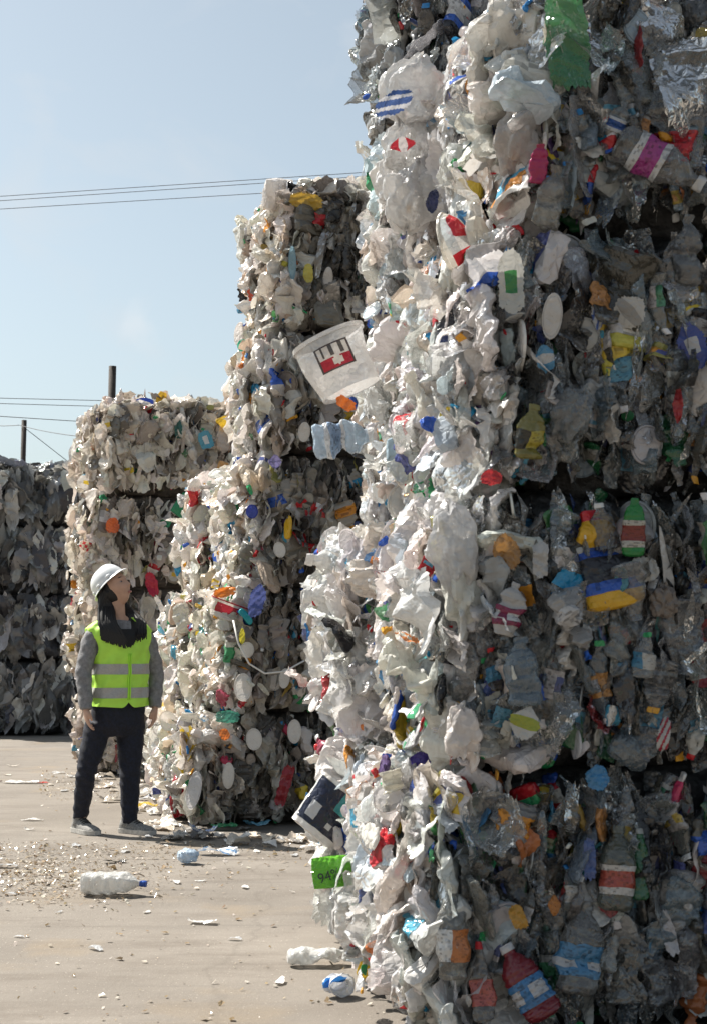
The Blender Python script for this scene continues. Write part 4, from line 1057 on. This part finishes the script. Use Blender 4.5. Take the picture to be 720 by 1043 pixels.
# --- joints
shR, elR, wrR = q(94, 648, -.095), q(87, 684, -.13), q(91, 720, -.17)
shL, elL, wrL = q(146, 649, .085), q(155, 686, .13), q(155.5, 720, .08)
hipR, knR, anR = q(101, 738, -.05), q(90, 785, -.09), q(82.5, 832, -.01)
hipL, knL, anL = q(131, 738, .05), q(132.5, 786, -.01), q(133, 834, -.03)
neck0, neck1 = q(119, 645, 0), HC - upv * .07 - fw * .02
hR = hand(wrR, Vector((.12, -.05, -1)), Vector((1, .35, 0)), 1)
hL = hand(wrL, Vector((-.02, -.1, -1)), Vector((-1, .1, 0)), -1)
tor = lambda dz, sc=1.0: None
def tring(py, px, a, b, y=0.0): return (q(px, py, y), a, b)
TORSO = [tring(756, 118, .150, .112), tring(738, 118.5, .172, .125), tring(720, 120, .166, .120), tring(700, 121, .157, .112), tring(680, 121.5, .160, .116),
         tring(662, 121, .172, .122), tring(648, 120, .180, .112), tring(639, 119.5, .168, .088), tring(632, 119, .115, .068), tring(627, 118.5, .065, .058)]
def torso_vf(off=0.0, seg=28, i0=0, cut=0):
    R3 = TORSO[i0:len(TORSO) - cut]
    return tube_dir([c for c, a, b in R3], tr_, tf, [(a + off, b + off) for c, a, b in R3], seg)
body_vf = join(head_mesh(), limb([q(119, 655, .01), neck0, q(117.5, 628, -.0), neck1], [.07, .058, .05, .05]), torso_vf(-.02, 28, 2),
    limb([shR, elR, wrR], [.045, .036, .026]), limb([shL, elL, wrL], [.045, .036, .026]), hR, hL,
    limb([hipR, knR, anR, anR - Vector((0, 0, .05))], [.058, .040, .03, .03]), limb([hipL, knL, anL, anL - Vector((0, 0, .05))], [.058, .040, .03, .03]))
me = remeshed('person', body_vf, .0045, 2)
person = link('person', me, SKIN); person.location = PBASE
tag(person, 'woman in white hard hat and lime reflective vest, looking up at the stacked bales', 'person')
# eyes and brows
for sgn in (-1, 1):
    c = HC + fw * .073 + rt * (.031 * sgn) + upv * .012
    e = link('eye', poly_mesh('eye', *ell(c, (fw * .010, rt * .012, upv * .005), 16, 10)), EYEW, person)
    c2 = c + fw * .0055
    link('iris', poly_mesh('iris', *ell(c2, (fw * .0055, rt * .006, upv * .006), 14, 8)), DARKM, e)
    pts = [HC + fw * (.088 - .012 * t * t) + rt * sgn * (.014 + .034 * t) + upv * (.033 + .006 * math.sin(t * 2.6)) for t in (0, .25, .5, .75, 1)]
    link('eyebrow', poly_mesh('eyebrow', *tube_raw(pts, [.0025, .0035, .0035, .003, .0015], 8)), DARKM, person)
link('lips', poly_mesh('lips', *ell(HC + fw * .088 - upv * .064, (fw * .008, rt * .019, upv * .007), 18, 10)), LIPM, person)
# sweater with sleeves
def knit(co):
    return .0011 * np.sin(co[:, 2] * 95 + np.sin(co[:, 0] * 20) * 2 + co[:, 1] * 30) * (np.abs(co[:, 0] - .04) > .1) + .003 * tri(co[:, 2] * 11 + co[:, 0] * 7)
slv = lambda a, b, c: limb([a.lerp(q(119, 641, 0), .35) + Vector((0, 0, .012)), a + Vector((0, 0, -.012)), a + (b - a) * .5, b, b + (c - b) * .6, c + (c - b).normalized() * .012], [.030, .054, .054, .051, .045, .040], 18, 5)
sw = join(torso_vf(-.004, 28, 2, 1), slv(shR, elR, wrR), slv(shL, elL, wrL), limb([shR, q(119, 642, 0), shL], [.04, .055, .04]))
link('sweater', remeshed('sweater', sw, .008, 3, knit), GREYKNIT, person)
# trousers
def denim(co):
    z = co[:, 2]; k = np.exp(-((z - .36) / .09) ** 2) + .7 * np.exp(-((z - .13) / .07) ** 2) + .5 * np.exp(-((z - .62) / .06) ** 2)
    return k * .003 * np.sin(z * 110 + co[:, 0] * 35 + np.sin(co[:, 1] * 40) * 1.5) + .0025 * tri(z * 9 + co[:, 0] * 13)
tl = join(tube_dir([q(118, 750, 0), q(118.5, 740, 0), q(119.5, 725, 0), q(120.5, 705, 0)], tr_, tf, [(.115, .10), (.170, .128), (.172, .128), (.155, .115)], 24),
    limb([hipR + Vector((.0, 0, .0)), hipR + (knR - hipR) * .5, knR, knR + (anR - knR) * .4, anR + Vector((0, 0, .01)), anR - Vector((0, 0, .012))], [.088, .075, .060, .057, .047, .043], 20, 5),
    limb([hipL + Vector((0, 0, .0)), hipL + (knL - hipL) * .5, knL, knL + (anL - knL) * .4, anL + Vector((0, 0, .01)), anL - Vector((0, 0, .012))], [.092, .080, .065, .060, .049, .045], 20, 5))
link('jeans', remeshed('jeans', tl, .008, 3, denim), DENIM, person)
# shoes
def shoe(an, d):
    d = d.normalized(); s = Vector((0, 0, 1)).cross(d).normalized(); z = Vector((0, 0, 1))
    heel = Vector((an.x, an.y, 0)) - d * .065
    prof = [(0, .028, .07), (.02, .036, .085), (.06, .038, .092), (.10, .039, .078), (.14, .044, .060), (.19, .048, .050), (.23, .043, .042), (.255, .028, .030), (.265, .01, .02)]
    def loft(fn, seg=18):
        V, F = [], []
        for t, w_, h in prof:
            c = heel + d * t
            for k in range(seg):
                a = 2 * math.pi * k / seg; ca, sa = math.cos(a), math.sin(a)
                V.append(c + fn(ca, sa, w_, h, s))
        n = len(prof)
        for i in range(n - 1):
            for k in range(seg):
                x, y = i * seg + k, i * seg + (k + 1) % seg; F.append((x, y, y + seg, x + seg))
        F.append(tuple(range(seg - 1, -1, -1))); F.append(tuple((n - 1) * seg + k for k in range(seg)))
        return V, F
    up_ = loft(lambda ca, sa, w_, h, s: s * (w_ * ca) + z * (.02 + max(0, sa) ** .8 * (h - .012) + min(0, sa) * .004))
    so_ = loft(lambda ca, sa, w_, h, s: s * ((w_ + .005) * math.copysign(abs(ca) ** .5, ca)) + z * (.002 + .026 * (sa > -.1)))
    ankle = limb([heel + d * .055 + z * .05, heel + d * .05 + z * .105], [.044, .041], 16)
    o = link('shoe', remeshed('shoe', join(up_, ankle), .005, 3), SHOE, person)
    link('sole', poly_mesh('sole', *so_, sharp=40), SOLE, o)
    for t in (.095, .112, .129, .146):
        h = np.interp(t, [p[0] for p in prof], [p[2] for p in prof]) + .013
        link('lace', poly_mesh('lace', *tube_raw([heel + d * t + s * x * .026 + z * (h - .012 * x * x) + d * .006 * x for x in (-1, -.4, .4, 1)], [.0035] * 4, 6)), LACE, o)
shoe(anR, Vector((.62, -.75, 0))); shoe(anL, Vector((.80, -.55, 0)))
# vest: a shell round the torso with arm holes, neck and an open front
VR = [tring(721, 120.5, .178, .134), tring(712, 121, .176, .132), tring(700, 121.3, .172, .127), tring(680, 121.5, .172, .128), tring(662, 121, .180, .132), tring(648, 120, .207, .128), tring(641, 119.5, .210, .112), tring(635, 119, .168, .090), tring(629, 118.5, .092, .074)]
vz = [r[0].z for r in VR]
def vest_pt(phi, z, off=0.0):
    zs = vz; cx = np.interp(z, zs, [r[0].x for r in VR]); a = np.interp(z, zs, [r[1] for r in VR]) + off; b = np.interp(z, zs, [r[2] for r in VR]) + off
    e = .9
    ca, sa = math.cos(phi), math.sin(phi)
    w_ = .0035 * math.sin(z * 60 + phi * 5) + .003 * math.sin(phi * 11 + z * 20)
    return Vector((cx, 0, z)) + tf * ((b + w_) * ca) + tr_ * ((a + w_) * math.copysign(abs(sa) ** e, sa))
def hem(ph): return .010 * abs(math.sin(ph)) + .035 * max(0, 1 - abs(ph) / .22) ** 2.2
def vest_part(z0, z1, nz, off, keep, nphi=160, name='vest'):
    V, F = [], []
    for i in range(nz + 1):
        for k in range(nphi): ph = 2 * math.pi * k / nphi - math.pi; zl = z0 + (hem(ph) if name == 'vest' else 0); V.append(vest_pt(ph, zl + (z1 - zl) * i / nz, off))
    for i in range(nz):
        for k in range(nphi):
            ph = 2 * math.pi * (k + .5) / nphi - math.pi; z = z0 + (z1 - z0) * (i + .5) / nz
            if keep(ph, z): a, b = i * nphi + k, i * nphi + (k + 1) % nphi; F.append((a, b, b + nphi, a + nphi))
    bm = bmesh.new(); me = poly_mesh(name, V, F); bm.from_mesh(me)
    bmesh.ops.delete(bm, geom=[v for v in bm.verts if not v.link_faces], context='VERTS')
    bmesh.ops.solidify(bm, geom=bm.faces[:], thickness=-.004)
    bm.to_mesh(me); bm.free(); me.update(); me.polygons.foreach_set('use_smooth', [True] * len(me.polygons)); me.set_sharp_from_angle(angle=R_(50))
    return me
zarm, ztop, zhem = q(0, 652).z, vz[-1], vz[0]
def keep_vest(ph, z):
    sgn = abs(abs(ph) - math.pi / 2)
    if z > q(0, 668).z and (sgn / .46) ** 2 + ((z - zarm + .025) / .105) ** 2 < 1 and z < q(0, 645).z: return False
    if abs(ph) < .62 * max(0, (z - q(0, 662).z) / (ztop - q(0, 662).z)) ** .8: return False
    return abs(ph) > .012
vest = link('safety_vest', vest_part(zhem, ztop, 54, .004, keep_vest, 220), VESTM, person)
for py0, py1 in ((687, 676.5), (711, 700.5)):
    link('reflective_band', vest_part(q(0, py0).z, q(0, py1).z, 5, .0075, lambda ph, z: abs(ph) > .018, 200, 'reflective_band'), BANDM, vest)
for sgn in (-1, 1):
    link('front_binding', poly_mesh('front_binding', *tube_raw([vest_pt(.022 * sgn, z, .009) for z in np.linspace(zhem + .05, q(0, 666).z, 12)], [.005] * 12, 6)), BINDM, vest)
link('inner_top', vest_part(q(0, 672).z, q(0, 641).z, 16, -.001, lambda ph, z: abs(ph) < .75, 120, 'inner_top'), BLACKT, person)
# hard hat
hu = (upv * .90 - fw * .34).normalized(); hf = (fw - hu * fw.dot(hu)).normalized(); hr = hf.cross(hu)
HB = HC + upv * .036 - fw * .018
def dome():
    V, F = [], []; nr, ns = 20, 56
    for i in range(nr + 1):
        ph = math.pi / 2 * i / nr
        for k in range(ns):
            th = 2 * math.pi * k / ns
            rad = math.cos(ph) ** .85; h = math.sin(ph) ** .95
            x, y = math.cos(th), math.sin(th)
            ridge = .006 * math.exp(-(y / .16) ** 2) * (1 if i > 2 else 0)
            V.append(HB + hf * (.120 * rad * x) + hr * (.100 * rad * y) + hu * (.112 * h + ridge))
    for i in range(nr):
        for k in range(ns): a, b = i * ns + k, i * ns + (k + 1) % ns; F.append((a, b, b + ns, a + ns))
    # turned-out rim, longer at the front
    base = len(V)
    for j, (o_, dz_) in enumerate(((0, 0), (.012, -.006), (.016, -.012), (.013, -.014), (-.004, -.006))):
        for k in range(ns):
            th = 2 * math.pi * k / ns; x, y = math.cos(th), math.sin(th)
            fr = max(0, x) ** 2 * .012 if o_ > 0 else 0
            V.append(HB + hf * ((.120 + o_ + fr) * x) + hr * ((.100 + o_) * y) + hu * (dz_ - fr * .25))
    for j in range(4):
        for k in range(ns): a, b = base + j * ns + k, base + j * ns + (k + 1) % ns; F.append((a, a + ns, b + ns, b))
    return V, F
bmv = poly_mesh('hard_hat', *dome(), sharp=50)
bm = bmesh.new(); bm.from_mesh(bmv); bmesh.ops.remove_doubles(bm, verts=bm.verts[:], dist=.0004); bmesh.ops.recalc_face_normals(bm, faces=bm.faces[:]); bm.to_mesh(bmv); bm.free()
bmv.polygons.foreach_set('use_smooth', [True] * len(bmv.polygons))
hat = link('hard_hat', bmv, HELMET, person)
for th in (1.0, 1.75, 2.4, -1.0, -1.75, -2.4):
    c = HB + hf * (.123 * math.cos(th)) + hr * (.103 * math.sin(th)) + hu * .014
    n_ = (hf * math.cos(th) + hr * math.sin(th)).normalized(); t_ = hu.cross(n_)
    link('slot_cover', poly_mesh('slot_cover', *ell(c, (t_ * .016, n_ * .006, hu * .009), 14, 8)), HELMET, hat)
# hair: scalp cap and many locks falling over both shoulders
hv = [ell(HC - fw * .018 + upv * .002, (fw * .078, rt * .079, upv * .104), 28, 18)]
lr = random.Random(5)
for i in range(420):
    nearside = i % 5 < 3
    if nearside: a = lr.uniform(1.42, 3.0)
    else: a = lr.uniform(3.3, 2 * math.pi - 1.9)
    c, s_ = math.cos(a), math.sin(a)
    r0 = HC + fw * (.074 * c - .018) + rt * (.076 * s_) + upv * lr.uniform(-.01, .05)
    w_ = lr.uniform(.005, .011); t = lr.random()
    if nearside:
        md = q(101 + 13 * t, 620 + lr.uniform(-2, 2), -.085 + .03 * t); ld = q(98 + 17 * t, 634, -.10) + tf * .045
        en = q(99 + 25 * t + lr.uniform(-2, 2), 648 + 9 * t + lr.uniform(-4, 5), -.10) + tf * .075
    else:
        md = q(122 + 9 * t, 622, .06); ld = q(124 + 18 * t, 634, .02) + tf * .04
        en = q(118 + 24 * t + lr.uniform(-2, 2), 656 - 8 * t + lr.uniform(-4, 4), -.02) + tf * .075
    hv.append(limb([r0, md, ld, ld.lerp(en, .55) + tf * .01, en], [(w_, w_ * .6), (w_ * 1.25, w_ * .7), (w_ * 1.2, w_ * .6), (w_ * .75, w_ * .4), (.0028, .002)], 7, 4))
link('hair', poly_mesh('hair', *join(*hv)), HAIRM, person)
# ------------------------------------------------------------------ sky and sun
SUN_EL, SUN_AZ = R_(50), R_(-55)      # azimuth from +Y towards +X
to_sun = Vector((math.sin(SUN_AZ) * math.cos(SUN_EL), math.cos(SUN_AZ) * math.cos(SUN_EL), math.sin(SUN_EL)))
sd = bpy.data.lights.new('sun', 'SUN'); sd.energy = 5.0; sd.angle = R_(.53); sd.color = (1, .95, .87)
so = bpy.data.objects.new('sun', sd); COL.objects.link(so); so.rotation_euler = to_sun.to_track_quat('Z', 'Y').to_euler()
so.location = (-20, 10, 30)
w = bpy.data.worlds.new('World'); SC.world = w; w.use_nodes = True
nt = w.node_tree; bg = nt.nodes['Background']
sky = nt.nodes.new('ShaderNodeTexSky'); sky.sky_type = 'NISHITA'; sky.sun_disc = False
sky.sun_elevation = SUN_EL; sky.sun_rotation = SUN_AZ; sky.altitude = 100; sky.air_density = 1.0; sky.dust_density = 2.0; sky.ozone_density = 1.5
hs = nt.nodes.new('ShaderNodeHueSaturation'); hs.inputs['Saturation'].default_value = .54
nt.links.new(sky.outputs[0], hs.inputs['Color']); tcw = nt.nodes.new('ShaderNodeTexCoord'); mpw = nt.nodes.new('ShaderNodeMapping'); mpw.inputs['Scale'].default_value = (7, 7, 11); mpw.inputs['Location'].default_value = (.35, 0, .2)
nzw = nt.nodes.new('ShaderNodeTexNoise'); nzw.inputs['Scale'].default_value = 1.6; nzw.inputs['Detail'].default_value = 7; nzw.inputs['Distortion'].default_value = .6
nt.links.new(tcw.outputs['Generated'], mpw.inputs[0]); nt.links.new(mpw.outputs[0], nzw.inputs['Vector'])
mrw = nt.nodes.new('ShaderNodeMapRange'); mrw.inputs[1].default_value = .56; mrw.inputs[2].default_value = .78; mrw.inputs[4].default_value = .35; nt.links.new(nzw.outputs[0], mrw.inputs[0])
tnt = nt.nodes.new('ShaderNodeMix'); tnt.data_type = 'RGBA'; tnt.blend_type = 'MULTIPLY'; tnt.inputs[0].default_value = 1; tnt.inputs[7].default_value = (.95, 1.02, 1.0, 1); nt.links.new(hs.outputs[0], tnt.inputs[6])
cld = nt.nodes.new('ShaderNodeMix'); cld.data_type = 'RGBA'; nt.links.new(mrw.outputs[0], cld.inputs[0]); nt.links.new(tnt.outputs[2], cld.inputs[6]); cld.inputs[7].default_value = (5.6, 5.8, 6.0, 1)
# one small wisp of cloud low in the sky
wd = ray(142, 330).normalized()
vs = nt.nodes.new('ShaderNodeVectorMath'); vs.operation = 'SUBTRACT'; nt.links.new(tcw.outputs['Generated'], vs.inputs[0]); vs.inputs[1].default_value = wd
vm = nt.nodes.new('ShaderNodeVectorMath'); vm.operation = 'MULTIPLY'; nt.links.new(vs.outputs[0], vm.inputs[0]); vm.inputs[1].default_value = (80, 80, 75)
n3 = nt.nodes.new('ShaderNodeTexNoise'); n3.inputs['Scale'].default_value = 60; n3.inputs['Detail'].default_value = 6; nt.links.new(tcw.outputs['Generated'], n3.inputs['Vector'])
va = nt.nodes.new('ShaderNodeVectorMath'); va.operation = 'MULTIPLY_ADD'; nt.links.new(n3.outputs[1], va.inputs[0]); va.inputs[1].default_value = (1.8, 1.8, 1.8); nt.links.new(vm.outputs[0], va.inputs[2])
vo_ = nt.nodes.new('ShaderNodeVectorMath'); vo_.operation = 'SUBTRACT'; nt.links.new(va.outputs[0], vo_.inputs[0]); vo_.inputs[1].default_value = (.9, .9, .9)
vl = nt.nodes.new('ShaderNodeVectorMath'); vl.operation = 'LENGTH'; nt.links.new(vo_.outputs[0], vl.inputs[0])
mr3 = nt.nodes.new('ShaderNodeMapRange'); mr3.interpolation_type = 'SMOOTHSTEP'; mr3.inputs[1].default_value = .1; mr3.inputs[2].default_value = 1.25; mr3.inputs[3].default_value = .2; mr3.inputs[4].default_value = 0; nt.links.new(vl.outputs[1], mr3.inputs[0])
wsp = nt.nodes.new('ShaderNodeMix'); wsp.data_type = 'RGBA'; nt.links.new(mr3.outputs[0], wsp.inputs[0]); nt.links.new(cld.outputs[2], wsp.inputs[6]); wsp.inputs[7].default_value = (7.2, 7.3, 7.4, 1)
nt.links.new(wsp.outputs[2], bg.inputs[0]); bg.inputs[1].default_value = .066
SC.view_settings.view_transform = 'Standard'; SC.view_settings.look = 'None'
SC.view_settings.exposure = 1.02; SC.view_settings.gamma = 1
SC.render.engine = 'CYCLES'
cy = SC.cycles
cy.max_bounces = 8; cy.transparent_max_bounces = 10; cy.diffuse_bounces = 3; cy.glossy_bounces = 3; cy.transmission_bounces = 3
cy.use_denoising = True
cy.caustics_reflective = False; cy.caustics_refractive = False
